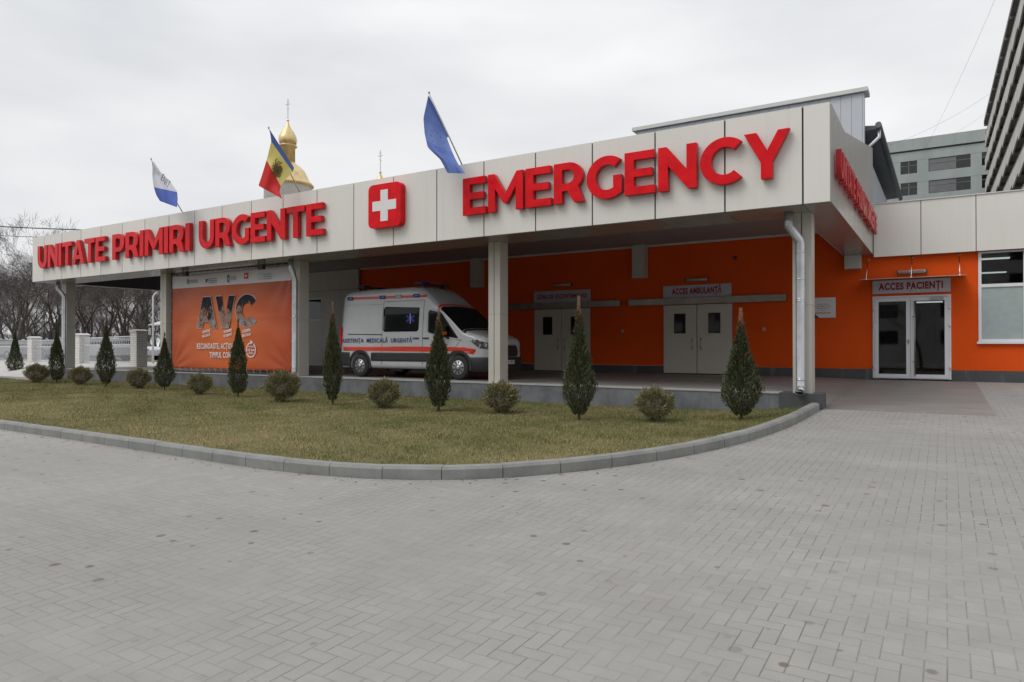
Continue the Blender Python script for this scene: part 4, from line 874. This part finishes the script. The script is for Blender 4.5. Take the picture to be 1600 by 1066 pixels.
def em_md(g, u, v, c):
    # eagle arms: body with spread wings, red and green shield
    dx = g.M('SUBTRACT', u, .55); dy = g.M('SUBTRACT', v, .47); cv = g.n('ShaderNodeCombineXYZ'); g.set(cv.inputs[0], g.M('MULTIPLY', dx, 3.)); g.set(cv.inputs[1], g.M('MULTIPLY', dy, 4.))
    r = g.n('ShaderNodeVectorMath', operation='LENGTH'); g.set(r.inputs[0], cv.outputs[0]); f = g.noise(5, 3, cv.outputs[0])
    a = g.M('LESS_THAN', r.outputs['Value'], g.ramp(f, .3, .7, .35, .95)); c = g.mix(g.M('MULTIPLY', a, .85), c, (.17, .115, .04))
    f2 = g.noise(8, 2, cv.outputs[0]); in_ = g.M('LESS_THAN', r.outputs['Value'], .34); c = g.mix(g.M('MULTIPLY', in_, g.M('GREATER_THAN', f2, .5)), c, (.05, .17, .09)); return g.mix(g.M('MULTIPLY', in_, g.M('LESS_THAN', f2, .42)), c, (.5, .12, .05))
def em_eu(g, u, v, c):
    dx = g.M('MULTIPLY', g.M('SUBTRACT', u, .5), 2.2); dy = g.M('MULTIPLY', g.M('SUBTRACT', v, .42), 3.2)
    r = g.M('SQRT', g.M('ADD', g.M('MULTIPLY', dx, dx), g.M('MULTIPLY', dy, dy))); an = g.M('MULTIPLY', g.M('ARCTAN2', dy, dx), 12/(2*PI))
    fr = g.M('ABSOLUTE', g.M('SUBTRACT', g.M('FRACT', an), .5)); st = g.M('MULTIPLY', g.M('LESS_THAN', g.M('ABSOLUTE', g.M('SUBTRACT', r, .55)), .045), g.M('LESS_THAN', fr, .14)); return g.mix(g.M('MULTIPLY', st, .6), c, (.05, .06, .10))
flag((718, 249), (670, 145), [(669, 147), (661, 184), (663, 208), (668, 230), (688, 249), (699, 270)], [(702, 212), (698, 215), (704, 231), (711, 247), (717, 258), (727, 271)],
     cloth_mat('blue_flag_cloth', [(0, (.20, .29, .62)), (.06, (.27, .37, .70)), (.5, (.22, .31, .66))], em_eu), 'plain blue flag on a leaning pole at the left of the word EMERGENCY')
flag((466, 297), (419, 200), [(420, 201), (423, 220), (418, 241), (416, 249), (409, 272), (403, 290)], [(459, 262), (457, 268), (446, 280), (438, 291), (436, 300), (441, 311)],
     cloth_mat('tricolour_cloth', [(0, (.14, .22, .50)), (.2, (.84, .77, .34)), (.6, (.74, .07, .07))], em_md), 'blue, yellow and red flag with a coat of arms above the word URGENTE', 13.4)
tf = flag((283, 329), (235, 249), [(236, 250), (237, 262), (237, 276), (239, 291), (243, 304), (249, 314)], [(240, 254), (251, 270), (266, 285), (276, 299), (277, 311), (276, 324)],
     cloth_mat('white_blue_cloth', [(0, (.76, .75, .80)), (.62, (.16, .24, .62))], None), 'white and blue flag with dark letters on a leaning pole above the word PRIMIRI', 13.4)
pp = ray(263, 284, 13.38)-tf.location; tx = text('flag_lettering', 'ENIT', pp.x, pp.z, pp.y-.12, .34, M['black'], tf, .0, .001, .55); tx.rotation_euler = (R(90), R(38), 0)

# ------------------------------------------------------------------ thujas and round shrubs
def jitter(c, n, a): return np.array(c)[None]*(1-a+2*a*rng.random((n, 1)))
def make_thuja(H=1.95, Rm=.3, n=9500, tip=.18, seed=1, name='thuja'):
    t = link(name, None); r_ = np.random.default_rng(seed)
    h = r_.random(n)**.85; env = np.where(h < .27, .38+.62*np.sin(h/.27*PI/2), np.clip((1-h)/.73, 0, 1)**.80*(1-.4*np.clip((h-.7)/.3, 0, 1))); ang = r_.random(n)*2*PI
    lump = 1+.20*np.sin(ang*2+h*7+seed)+.17*np.sin(ang*5-h*19+seed*2)+.12*np.sin(ang*9+h*31); rad = Rm*env*lump*(.45+.55*r_.random(n)**.4)
    z = .14*H+h*(H*.84-.14*H*.5); z = .045*H+h*H*.82
    P = np.stack([rad*np.cos(ang), rad*np.sin(ang), z], 1); out = np.stack([np.cos(ang), np.sin(ang), np.full(n, .0)], 1)
    up = np.stack([np.zeros(n), np.zeros(n), np.ones(n)], 1); d = out*(.25+.5*r_.random((n, 1)))+up*(.7+.4*r_.random((n, 1)))+r_.normal(0, .22, (n, 3)); d /= np.linalg.norm(d, axis=1)[:, None]
    L_ = (.035+.075*r_.random(n)**2)[:, None]; side = np.cross(d, r_.normal(0, 1, (n, 3))); side /= np.linalg.norm(side, axis=1)[:, None]; wd_ = (.006+.008*r_.random(n))[:, None]
    V = np.stack([P-side*wd_*.5, P+d*L_*.5-side*wd_, P+d*L_, P+d*L_*.5+side*wd_], 1).reshape(-1, 3)
    tone = np.where(r_.random((n, 1)) < .5, jitter((.050, .064, .026), n, .4), jitter((.090, .102, .052), n, .35)); m_ = r_.random(n) < .12*(1-h)+.03; tone[m_] = jitter((.15, .155, .115), m_.sum(), .3)
    br = r_.random(n) < (.05+.9*np.clip((h-.84)/.15, 0, 1)*tip*4); tone[br] = jitter((.13, .075, .035), br.sum(), .35)
    # wispy leader
    k = 170; hh = r_.random(k); aa = r_.random(k)*2*PI; rr = .06*(1-hh*.6)*r_.random(k); Q = np.stack([rr*np.cos(aa), rr*np.sin(aa), H*(.80+.19*hh)], 1)
    dq = np.stack([np.cos(aa)*.25, np.sin(aa)*.25, np.ones(k)], 1); dq /= np.linalg.norm(dq, axis=1)[:, None]; sq = np.cross(dq, r_.normal(0, 1, (k, 3))); sq /= np.linalg.norm(sq, axis=1)[:, None]
    V2 = np.stack([Q-sq*.004, Q+dq*.03-sq*.006, Q+dq*.07, Q+dq*.03+sq*.006], 1).reshape(-1, 3); t2 = jitter((.26, .17, .10) if tip > .1 else (.06, .07, .03), k, .3)
    link('crown', tri_mesh(np.concatenate([V, V2]), np.concatenate([tone, t2]), 4), M['leaf'], t)
    b = B(); b.tube([(0, 0, -.05), (.01, 0, .1*H), (0, .01, .5*H), (0, 0, .88*H)], [.035, .028, .012, .002], 7)
    for q in range(5): a = q*1.3; b.tube([(0, 0, .04*H), (.05*math.cos(a), .05*math.sin(a), .16*H), (.10*math.cos(a), .10*math.sin(a), .3*H)], [.014, .01, .006], 5)
    b.build('trunk', M['stem'], t); return t
th = [make_thuja(2.0, .29, 10000, .26, 3), make_thuja(2.0, .25, 10000, .30, 8), make_thuja(2.0, .33, 10000, .05, 11)]
def put(o, first, used, loc, rz, sc, label, group, cat):
    c = o if id(o) not in used else copy_tree(o); used.add(id(o)); c.location = loc; c.rotation_euler = (0, 0, rz); c.scale = sc; return tag(c, label, cat, group)
used = set()
TH = [(-35.3, 14.6, 2, 2.05, 1.0, 'conical thuja at the far left end of the row, nearest the picture edge'), (-28.94, 13.38, 2, 2.15, 1.0, 'conical thuja in front of the leftmost canopy column'),
      (-24.73, 13.01, 2, 2.3, 1.0, 'conical thuja in front of the white brick fence, right of the leftmost column'), (-21.32, 13.05, 2, 1.85, .95, 'conical thuja at the left edge of the orange banner'),
      (-16.62, 12.31, 2, 2.15, .95, 'slender dark thuja standing before the middle of the orange banner'), (-12.5, 11.89, 1, 2.45, 1.0, 'narrow thuja with a long brown tip by the rear of the ambulance'),
      (-9.32, 11.93, 1, 2.2, 1.25, 'thuja with a forked brown tip in front of the ambulance cab'), (-5.92, 11.89, 0, 2.35, 1.08, 'tall thuja with a brown tip before the decontamination door'),
      (-3.14, 12.85, 0, 2.02, 1.2, 'wide thuja with a thin brown tip nearest the right end of the kerb')]
for x, y, k, H, f, lb in TH:
    put(th[k], None, used, (x, y, lawn_z(x, y)-.01), random.uniform(0, 6), (f*.80, f*.80, H/2.0), lb, 'thujas along the lawn', 'thuja')
def make_shrub(seed, n=5200):
    t = link('round_shrub', None); r_ = np.random.default_rng(seed); g = r_.normal(0, 1, (n, 3)); g[:, 2] = g[:, 2]*.95+.35; g /= np.linalg.norm(g, axis=1)[:, None]
    rad = .34*(.5+.5*r_.random(n)**.4)*(1+.24*np.sin(g[:, 0]*7+seed)*np.sin(g[:, 1]*6+g[:, 2]*5)); c = np.array([0, 0, .33]); P = c+g*rad[:, None]*np.array([1, 1, .88]); P[:, :2] *= np.clip((P[:, 2:3]+.06)/.34, .22, 1); 
    d = g+r_.normal(0, .35, (n, 3))+np.array([0, 0, .35]); d /= np.linalg.norm(d, axis=1)[:, None]; L_ = (.05+.07*r_.random(n))[:, None]; s = np.cross(d, r_.normal(0, 1, (n, 3))); s /= np.linalg.norm(s, axis=1)[:, None]; w = (.0045+.005*r_.random(n))[:, None]
    V = np.stack([P-s*w*.6, P+d*L_*.5-s*w, P+d*L_, P+d*L_*.5+s*w], 1).reshape(-1, 3); q = (rad/.33)[:, None]
    tone = np.where(r_.random((n, 1)) < .62, jitter((.24, .225, .12), n, .35), jitter((.10, .105, .05), n, .35)); br = r_.random(n) < .2; tone[br] = jitter((.36, .30, .18), br.sum(), .25)
    link('crown', tri_mesh(V, tone, 4), M['leaf'], t); b = B()
    for k in range(14): a = k*.9; e = .1+.12*r_.random(); b.tube([(0, 0, -.04), (e*.5*math.cos(a), e*.5*math.sin(a), .12), (e*1.5*math.cos(a), e*1.5*math.sin(a), .36)], [.01, .008, .003], 5)
    b.build('stem', M['stem'], t); return t
sh = [make_shrub(5), make_shrub(17)]
SH = [(-29.58, 12.98, 1.15, 'round shrub at the left end of the row, left of the leftmost column'), (-26.76, 13.17, 1.05, 'round shrub just right of the leftmost canopy column'), (-22.69, 12.99, 1.05, 'round shrub below the tallest white fence pillar'),
      (-18.45, 12.38, .98, 'round shrub below the left half of the orange banner'), (-14.32, 11.9, 1.25, 'broad round shrub below the right edge of the orange banner'), (-10.86, 11.89, 1.06, 'round shrub below the middle of the ambulance'),
      (-7.93, 12.28, 1.06, 'round shrub at the foot of the column beside the ambulance front'), (-4.57, 12.34, 1.02, 'round straw-tipped shrub rightmost in the row, below the ambulance door')]
used = set()
for i, (x, y, f, lb) in enumerate(SH): put(sh[i % 2], None, used, (x, y, lawn_z(x, y)-.01), i*1.7, (f*.9, f*.9, f*.92), lb, 'round shrubs along the lawn', 'shrub')

# ------------------------------------------------------------------ bare trees
def make_tree(seed, H=13, spread=1., depth=7, lean=.0):
    r_ = random.Random(seed); t = link('bare_tree', None); tr = B(); tw = B()
    def grow(p, d, L_, r0, lv):
        n = 3 if lv > 3 else 2; pts = [p]; rs = [r0]; q = p.copy(); dd = d.copy()
        for k in range(n):
            dd = (dd+Vector((r_.gauss(0, .14), r_.gauss(0, .14), r_.gauss(.03, .09)))).normalized(); q = q+dd*(L_/n); pts.append(q.copy()); rs.append(r0*(1-.3*(k+1)/n))
        (tr if lv >= 5 else tw).tube(pts, rs, 6 if lv >= 5 else 3, cap=False)
        if lv <= 2:
            for k in range(2 if lv else 3):
                a = r_.choice(pts[1:]); e = (dd+Vector((r_.gauss(0, .6), r_.gauss(0, .6), r_.gauss(.1, .4)))).normalized()*r_.uniform(.3, .75); w = e.orthogonal().normalized()*.006
                m1 = a+e*.5+Vector((r_.gauss(0, .03), r_.gauss(0, .03), .02)); tw.add([a-w, a+w, m1+w*.8, m1-w*.8], [(0, 1, 2, 3)]); tw.add([m1-w*.8, m1+w*.8, a+e], [(0, 1, 2)])
        if lv == 0: return
        m_ = r_.choice([2, 3]) if lv > 2 else r_.choice([2, 3, 3])
        for k in range(m_):
            a = r_.uniform(0, 2*PI); ax = dd.orthogonal().normalized(); ax.rotate(Matrix.Rotation(a, 3, dd)); nd = dd.copy(); nd.rotate(Matrix.Rotation(r_.uniform(.22, .72)*spread, 3, ax)); nd.z += .08; nd.normalize()
            st = pts[-1] if k < 2 else pts[-2]; grow(st.copy(), nd, L_*r_.uniform(.66, .88), rs[-1]*r_.uniform(.62, .8), lv-1)
    grow(Vector((0, 0, -.3)), Vector((lean, 0, 1)).normalized(), H*.2, H*.0135, depth)
    tr.build('trunk', M['bark'], t, fix=False); tw.build('crown', M['twig'], t, fix=False); return t
bt = [make_tree(s, 13, 1., lean=l) for s, l in ((21, .1), (4, -.05), (9, 0), (33, .05))]
used = set(); GT = 'bare trees behind the white fence'; lbt = 'bare winter tree in the brown wood behind the white fence'
def dirs(px, d): a = R(58.03); t = (px-800)/1086; return (-math.cos(a)+t*math.sin(a))*d, (math.sin(a)+t*math.cos(a))*d
spots = [(18, 50, 0, 1.12, 'big bare forked tree at the left picture edge, rising above the rest')]
for i, px in enumerate(range(-70, 330, 19)): spots.append((px+random.uniform(-6, 6), 62+random.uniform(-3, 6), random.randrange(4), random.uniform(.88, 1.14), None))
for i, px in enumerate(range(-60, 330, 17)): spots.append((px+random.uniform(-7, 7), 84+random.uniform(-5, 5), random.randrange(4), random.uniform(.95, 1.15), None))
for i, px in enumerate(range(-40, 330, 21)): spots.append((px+random.uniform(-7, 7), 108+random.uniform(-6, 6), random.randrange(4), random.uniform(1.15, 1.35), None))
for i, px in enumerate(range(-60, 330, 8)): spots.append((px+random.uniform(-5, 5), random.uniform(66, 96), random.randrange(4), random.uniform(.38, .62), None))
for px, d, k, sc, lb in spots:
    x, y = dirs(px, d); put(bt[k], None, used, (x, y, 0), random.uniform(0, 6.28), (sc, sc, sc*random.uniform(.92, 1.05)), lb or lbt, GT if not lb else None, 'tree')
# trees on the other side of the yard, behind the viewer: they show as reflections in the doors and letters
for i in range(42):
    x = -44+(i % 14)*6.2+random.uniform(-1.5, 1.5)
    if i < 28 and -11 < x < 7: continue
    put(bt[i % 4], None, used, (x, (-12, -18, -25)[i//14]-random.uniform(0, 4), -.8), random.uniform(0, 6), (1, 1, random.uniform(.85, 1.1)), 'bare winter tree across the yard behind the viewer', 'bare trees across the yard', 'tree')
for i in range(7): put(bt[i % 4], None, used, (17+random.uniform(0, 8), -8+i*4.5, -.4), random.uniform(0, 6), (.9, .9, .9), 'unseen bare tree added right of the paving to cut side light', 'light-cutting trees added on the right', 'tree')  # out-of-view trees added to hold back light entering the bay from the right
for i in range(40): x, y = dirs(random.uniform(-50, 330), random.uniform(72, 100)); put(bt[i % 4], None, used, (x, y, 0), random.uniform(0, 6.28), (.5, .5, .3), lbt, GT, 'tree')
BB = thing('light_blocker_building', 'long plain unseen building added behind the viewer to block low light', 'building', (0, -48, 0))  # unseen block added to stop low sky light and darken glass reflections
b = B(); b.box(-75, 45, -10, 0, -1, 17); b.build('wall', M['towerc'], BB); b = B(); b.box(-75.5, 45.5, -10.5, .5, 17.01, 17.5); b.build('roof', M['roofdark'], BB)
for k in range(5):
    for j in range(18): b = B(); x = -72+j*6.5; b.box(x, x+2.2, .01, .06, 1.2+k*3.1, 2.8+k*3.1); b.build('window', M['glass'], BB)


# ------------------------------------------------------------------ fence
F = thing('fence', 'white fence of brick pillars and ornate metal panels beyond the left end of the canopy', 'fence')
pil = [(-32.3, 18.5, 1.72, .52, -.02), (-41.0, 20.25, 1.68, .56, -.06), (-48.9, 21.3, 1.6, .56, -.08), (-57.5, 22.4, 1.6, .56, -.08), (-66, 23.4, 1.6, .56, -.08)]
for x, y, h, w, z in pil:
    b = B(); b.box(x-w/2, x+w/2, y-w/2, y+w/2, z-.3, z+h-.08); p = b.build('pillar', M['brick'], F); b = B(); b.prism([(x-w/2-.04, z+h-.08), (x+w/2+.04, z+h-.08), (x+w/2+.04, z+h-.03), (x, z+h+.04), (x-w/2-.04, z+h-.03)], y-w/2-.04, y+w/2+.04); b.build('cap', M['plaster'], p)
wm = mat('white_metal', (.55, .56, .58), .5)
for (x0, y0, h0, w0, z0), (x1, y1, h1, w1, z1) in zip(pil, pil[1:]):
    a, c = Vector((x0, y0, 0)), Vector((x1, y1, 0)); d = (c-a).normalized(); Ln = (c-a).length; zt = min(h0, h1)*.86; zb = z0; b = B()
    P = lambda s, z: a+d*s+Vector((0, 0, z+(z1-z0)*s/Ln+zb))
    for z in (.12, zt-.42, zt-.38, zt): b.tube([P(.3, z), P(Ln-.3, z)], .022, 4)
    s = .35
    while s < Ln-.3: b.tube([P(s, .12), P(s, zt-.42)], .011, 4); s += .13
    s = .35
    while s < Ln-.45:
        b.tube([P(s+.10*math.cos(k*PI/4)+.07, zt-.2+.16*math.sin(k*PI/4)) for k in range(7)], .012, 4); b.tube([P(s, zt-.36), P(s+.14, zt-.02)], .012, 4); s += .26
    b.build('metal_panel', wm, F, fix=False)
    b = B(); q = [a+d*.3, c-d*.3]; n = Vector((-d.y, d.x, 0))*.1; b.add([q[0]-n+Vector((0, 0, z0-.3)), q[1]-n+Vector((0, 0, z1-.3)), q[1]+n+Vector((0, 0, z1-.3)), q[0]+n+Vector((0, 0, z0-.3)), q[0]-n+Vector((0, 0, z0+.06)), q[1]-n+Vector((0, 0, z1+.06)), q[1]+n+Vector((0, 0, z1+.06)), q[0]+n+Vector((0, 0, z0+.06))], [(0, 1, 2, 3), (4, 5, 6, 7), (0, 1, 5, 4), (2, 3, 7, 6), (1, 2, 6, 5), (0, 3, 7, 4)]); b.build('base', M['plaster'], F)
t = thing('railing', 'low white metal railing on a pale base to the right of the tallest fence pillar', 'railing')
b = B(); a, c = Vector((-31.6, 19.2, 0)), Vector((-27.5, 19.8, 0))
for z in (.25, .98): b.tube([a+Vector((0, 0, z)), c+Vector((0, 0, z))], .025, 6)
for k in range(24): p = a+(c-a)*k/23; b.tube([p+Vector((0, 0, .1)), p+Vector((0, 0, .98))], .013, 4)
b.build('rail', wm, t); b = B(); b.box(-31.8, -27.3, 19.05, 20.1, -.05, .1); b.build('base', M['plaster'], t)
# street lamp
x, y = dirs(239, 39); t = thing('street_lamp', 'slim white street lamp with a dark head seen beside the left edge of the banner', 'street lamp', (x, y, -.02))
b = B(); b.tube([(0, 0, 0), (0, 0, 3.75), (.12, 0, 3.88), (.5, 0, 4.05)], [.06, .05, .04, .035], 8); b.build('post', M['white'], t); b = B(); b.box(.4, .75, -.09, .09, 4.03, 4.11); b.build('lamp_head', M['black'], t, .02)
x, y = dirs(252, 41); t = thing('parasol', 'pale flat parasol canopy behind the street lamp', 'parasol', (x, y, -.02))
b = B(); b.tube([(.35, 0, 0), (.35, 0, 2.2)], .03, 6); b.build('pole', wm, t); b = B(); b.lathe([(.9, 2.18), (.9, 2.22), (.02, 2.5)], 8, (.35, 0, 0)); b.build('canopy', M['plaster'], t)
# parked cars behind the fence
def car(px, d, rz, m, label):
    x, y = dirs(px, d); t = thing('parked_car', label, 'car', (x, y, -.03), rz, 'cars parked behind the fence'); b = B()
    pr = [(-2.1, .35), (-2.12, .75), (-1.9, .92), (-1.2, .98), (-.6, 1.42), (.9, 1.46), (1.6, 1.02), (2.1, .95), (2.15, .4)]
    for s in (-1, 1): pass
    b.prism([(-2.1, .3), (-2.12, .72), (-1.95, .90), (-1.15, .98), (1.65, 1.02), (2.08, .95), (2.15, .35)], -.85, .85); bo = b.build('body', m, t, .08, seg=3)
    b = B(); b.prism([(-1.15, .97), (-.5, 1.42), (.95, 1.46), (1.6, 1.0)], -.72, .72); b.build('cabin_glass', vg, t, .05); b = B(); b.prism([(-.55, 1.41), (-.5, 1.46), (.9, 1.5), (1.0, 1.44)], -.68, .68); b.build('roof', m, t, .03)
    for xx in (-1.35, 1.35):
        for s in (-1, 1): b = B(); b.lathe([(.18, s*.78-.1), (.32, s*.78-.1), (.32, s*.78+.1), (.18, s*.78+.1)], 20, (xx, 0, .32), 'y'); w = b.build('wheel', M['tyre'], t); b = B(); b.lathe([(.19, s*.88-.01), (.19, s*.88+.01)], 14, (xx, 0, .32), 'y'); b.build('rim', M['hub'], w)
    for s in (-1, 1): b = B(); b.box(-2.14, -2.0, s*.62-.16, s*.62+.16, .68, .8); b.build('headlight', M['lamp'], t, .02)
car(12, 52, .15, M['carpaint'], 'pale silver parked car behind the fence at the left picture edge'); car(85, 55, 2.9, mat('grey_car_paint', (.2, .22, .25), .25, coat=.5), 'grey parked car behind the fence between the two left pillars')
car(158, 47, .1, M['carpaint'], 'pale silver parked car behind the ornate fence panel'); car(208, 49, 3.3, mat('white_car_paint', (.65, .66, .68), .25, coat=.5), 'white parked car just left of the tallest fence pillar')

# ------------------------------------------------------------------ church
cx, cy = dirs(449, 90); CH = thing('church', 'white church with gilded onion domes and crosses rising behind the canopy', 'church', (cx, cy, 0))
p = .0829
b = B(); b.lathe([(2.95, 14), (2.95, 21.6), (3.0, 21.7), (3.0, 21.8)], 32); b.build('drum', M['plaster'], CH)
b = B()
for k in range(8): a = k*PI/4+.2; b.prism([(math.cos(0)*0-.35, 17.5), (.35, 17.5), (.35, 20.2), (0, 20.6), (-.35, 20.2)], -.02, .02); 
b = B(); b.lathe([(3.15, 21.6), (3.3, 21.75), (3.1, 22.0), (2.75, 22.35), (2.5, 22.9), (2.15, 23.6), (1.6, 24.2), (1.05, 24.6), (.95, 24.7)], 36, rib=.015); b.build('lower_dome', M['gold'], CH)
b = B(); b.lathe([(.92, 24.6), (.92, 26.6), (1.12, 26.75), (1.2, 26.9), (1.0, 27.0)], 24); b.build('lantern', M['gold'], CH)
b = B(); b.lathe([(.85, 26.95), (1.08, 27.25), (1.15, 27.7), (1.05, 28.2), (.75, 28.75), (.42, 29.2), (.22, 29.6), (.1, 30.05), (.05, 30.3)], 36, rib=.05); b.build('onion_dome', M['gold'], CH)
def cross(dx, dy, z0, nm='cross'):
    b = B(); b.lathe([(.02, z0-.15), (.17, z0), (.17, z0+.05), (.02, z0+.2)], 12, (dx, dy, 0)); b.box(dx-.045, dx+.045, dy-.04, dy+.04, z0+.15, z0+2.85)
    b.box(dx-.35, dx+.35, dy-.038, dy+.038, z0+2.1, z0+2.19); b.box(dx-.18, dx+.18, dy-.036, dy+.036, z0+2.45, z0+2.52); b.prism([(dx-.25, z0+1.75), (dx-.25, z0+1.67), (dx+.25, z0+1.45), (dx+.25, z0+1.53)], dy-.035, dy+.035); b.build(nm, M['zinc'], CH)
cross(0, 0, 30.2); c2 = dirs(594, 90); cross(c2[0]-cx, c2[1]-cy, 23.5)
b = B(); b.lathe([(.8, 20.8), (1.0, 21.2), (1.0, 21.6), (.7, 22.3), (.3, 22.9), (.05, 23.5)], 24, (c2[0]-cx, c2[1]-cy, 0)); b.build('onion_dome', M['gold'], CH)
b = B(); b.lathe([(1.0, 12), (1.0, 20.9)], 20, (c2[0]-cx, c2[1]-cy, 0)); b.build('turret', M['plaster'], CH)
b = B(); b.box(-5, 15, -5, 12, 0, 14); b.build('wall', M['plaster'], CH); b = B(); b.prism([(-5.4, 13.9), (15.4, 13.9), (5, 16.5)], -5.4, 12.4); b.build('roof', M['gold'], CH)

# ------------------------------------------------------------------ green tiled block
gx0, gy0 = -13.0, 122.0; GB = thing('office_block', 'pale green tiled office block with dark windows behind the hospital', 'building', (0, 0, 0))
b = B(); b.box(gx0, 14, gy0+.3, gy0+16, 0, 31.9)
for x in np.arange(gx0, 14, 4.6): pass
ft = 34.5-1.5; win_ = []
b2 = B()
for k in range(11):
    z1 = 29.2-k*3.3
    if z1 < 0: break
    b2.box(gx0, 14, gy0, gy0+.29, z1, z1+1.37)
    for x in (-13., -7.3, -3.6, 3.2, 7.0, 11.): b2.box(x, x+1.5 if x != 3.2 else x+1.35, gy0+.02, gy0+.28, z1-1.93, z1)
b2.box(gx0-.1, 14.1, gy0-.25, gy0+.3, 30.8, 32.5); b2.build('cladding', M['greenblock'], GB)
b.build('wall', M['towerd'], GB)
wp = [(-11.5, -7.3), (-5.8, -3.6), (-2.1, 3.2), (4.55, 7.0), (8.5, 11.)]
for k in range(5):
    z1 = 29.2-k*3.3
    for j, (a, c) in enumerate(wp):
        w = B(); w.box(a, c, gy0+.12, gy0+.2, z1-1.93, z1); o = w.build('window', M['glass'], GB)
        q = B(); m_ = (a+c)/2
        q.box(m_-.05, m_+.05, gy0+.08, gy0+.118, z1-1.93, z1); q.box(a, c, gy0+.08, gy0+.118, z1-.75, z1-.68); q.build('frame', M['towerd'], o)
        if j == 2: q = B(); q.box(a+.05, a+3.5, gy0+.119, gy0+.125, z1-1.85, z1-.08); q.build('blind', M['blind'], o)
# balcony tower
TX, TY0, TY1 = 4.5, 40., 111.; TW = thing('apartment_tower', 'tall concrete tower block with stacked scalloped balconies at the right picture edge', 'building', (0, 0, 0))
b = B(); b.box(TX+1.9, TX+18, TY0, TY1, 0, 30.2); b.build('wall', M['towerd'], TW)
PR = 5.0
b = B(); b.box(TX-.12, TX+18.3, TY0-.3, TY1+.1, 30.35, 30.8)
for y in np.arange(TY1-.15, TY0, -PR): b.box(TX-.1, TX+1.89, y-.15, y+.15, 30.05, 30.349)
b.build('roof', M['towerd'], TW)
yy = []
for k in range(int((TY1-TY0)/PR)+1):
    y1 = TY1-k*PR
    for f_ in (0, .03, .2, .4, .6, .8, .97): 
        if y1-PR*f_ > TY0: yy.append((y1-PR*f_, .12 if f_ == 0 else .12+.42*(1-f_)**1.3))
yy.append((TY0, .2)); n = len(yy)
for k in range(9):
    zf = 27.65-k*3.05; b = B(); vs = []; jx = random.uniform(-.03, .03)
    for y, dp in yy: vs += [(TX+jx, y, zf-dp), (TX+jx, y, zf+1.0), (TX+.12+jx, y, zf+1.0), (TX+.12+jx, y, zf-dp)]
    b.add(vs, [(i*4+a, i*4+(a+1) % 4, (i+1)*4+(a+1) % 4, (i+1)*4+a) for i in range(n-1) for a in range(4)]); b.add(vs[:4], [(0, 1, 2, 3)]); b.add(vs[-4:], [(3, 2, 1, 0)]); b.build('balcony_parapet', M['towerc'], TW, fix=True)
    b = B(); b.box(TX+.16, TX+1.89, TY0, TY1, zf-.1, zf+.05)
    for y in np.arange(TY1-.15, TY0, -PR): b.box(TX+.16, TX+1.89, y-.12, y+.12, zf-.42, zf-.101)
    b.build('balcony_slab', M['towerd'], TW)
    b = B(); b.tube([(TX+.04, TY0, zf+1.22), (TX+.04, TY1, zf+1.22)], .03, 4); b.build('balcony_rail', M['sheet'], TW)

th_ = R(.92); pv = Vector((TX, TY1, 0)); TW.rotation_euler = (0, 0, th_); TW.location = pv-Matrix.Rotation(th_, 3, 'Z')@pv
# ------------------------------------------------------------------ cables
def cable(p, q, r, label, sag=.3, n=14, cat='cable', g=None):
    p, q = Vector(p), Vector(q); b = B(); b.tube([p.lerp(q, k/n)-Vector((0, 0, sag*4*(k/n)*(1-k/n))) for k in range(n+1)], r, 4); return tag(b.build('overhead_cable', M['dark'], None, fix=False), label, cat, g)
def at(px, py, d): x, y = dirs(px, d); return (x, y, .95+(541-py)/1086*d)
cable(at(-160, 344, 45), at(200, 361, 45), .035, 'thick dark overhead cable crossing the bare trees at the left', .1); cable(at(-160, 358, 46), at(200, 373, 46), .018, 'thin lower overhead cable crossing the bare trees at the left', .15)
cable(at(1565, -20, 60), at(1430, 258, 118), .010, 'thin wire dropping steeply from the sky to the green block roof', 1.0); cable(at(1548, 146, 100), at(1392, 226, 100), .012, 'thin wire from the tower to the left end of the green block roof', .6)
cable(at(1548, 172, 104), at(1480, 215, 112), .010, 'shortest thin wire between the tower and the green block roof', .2)
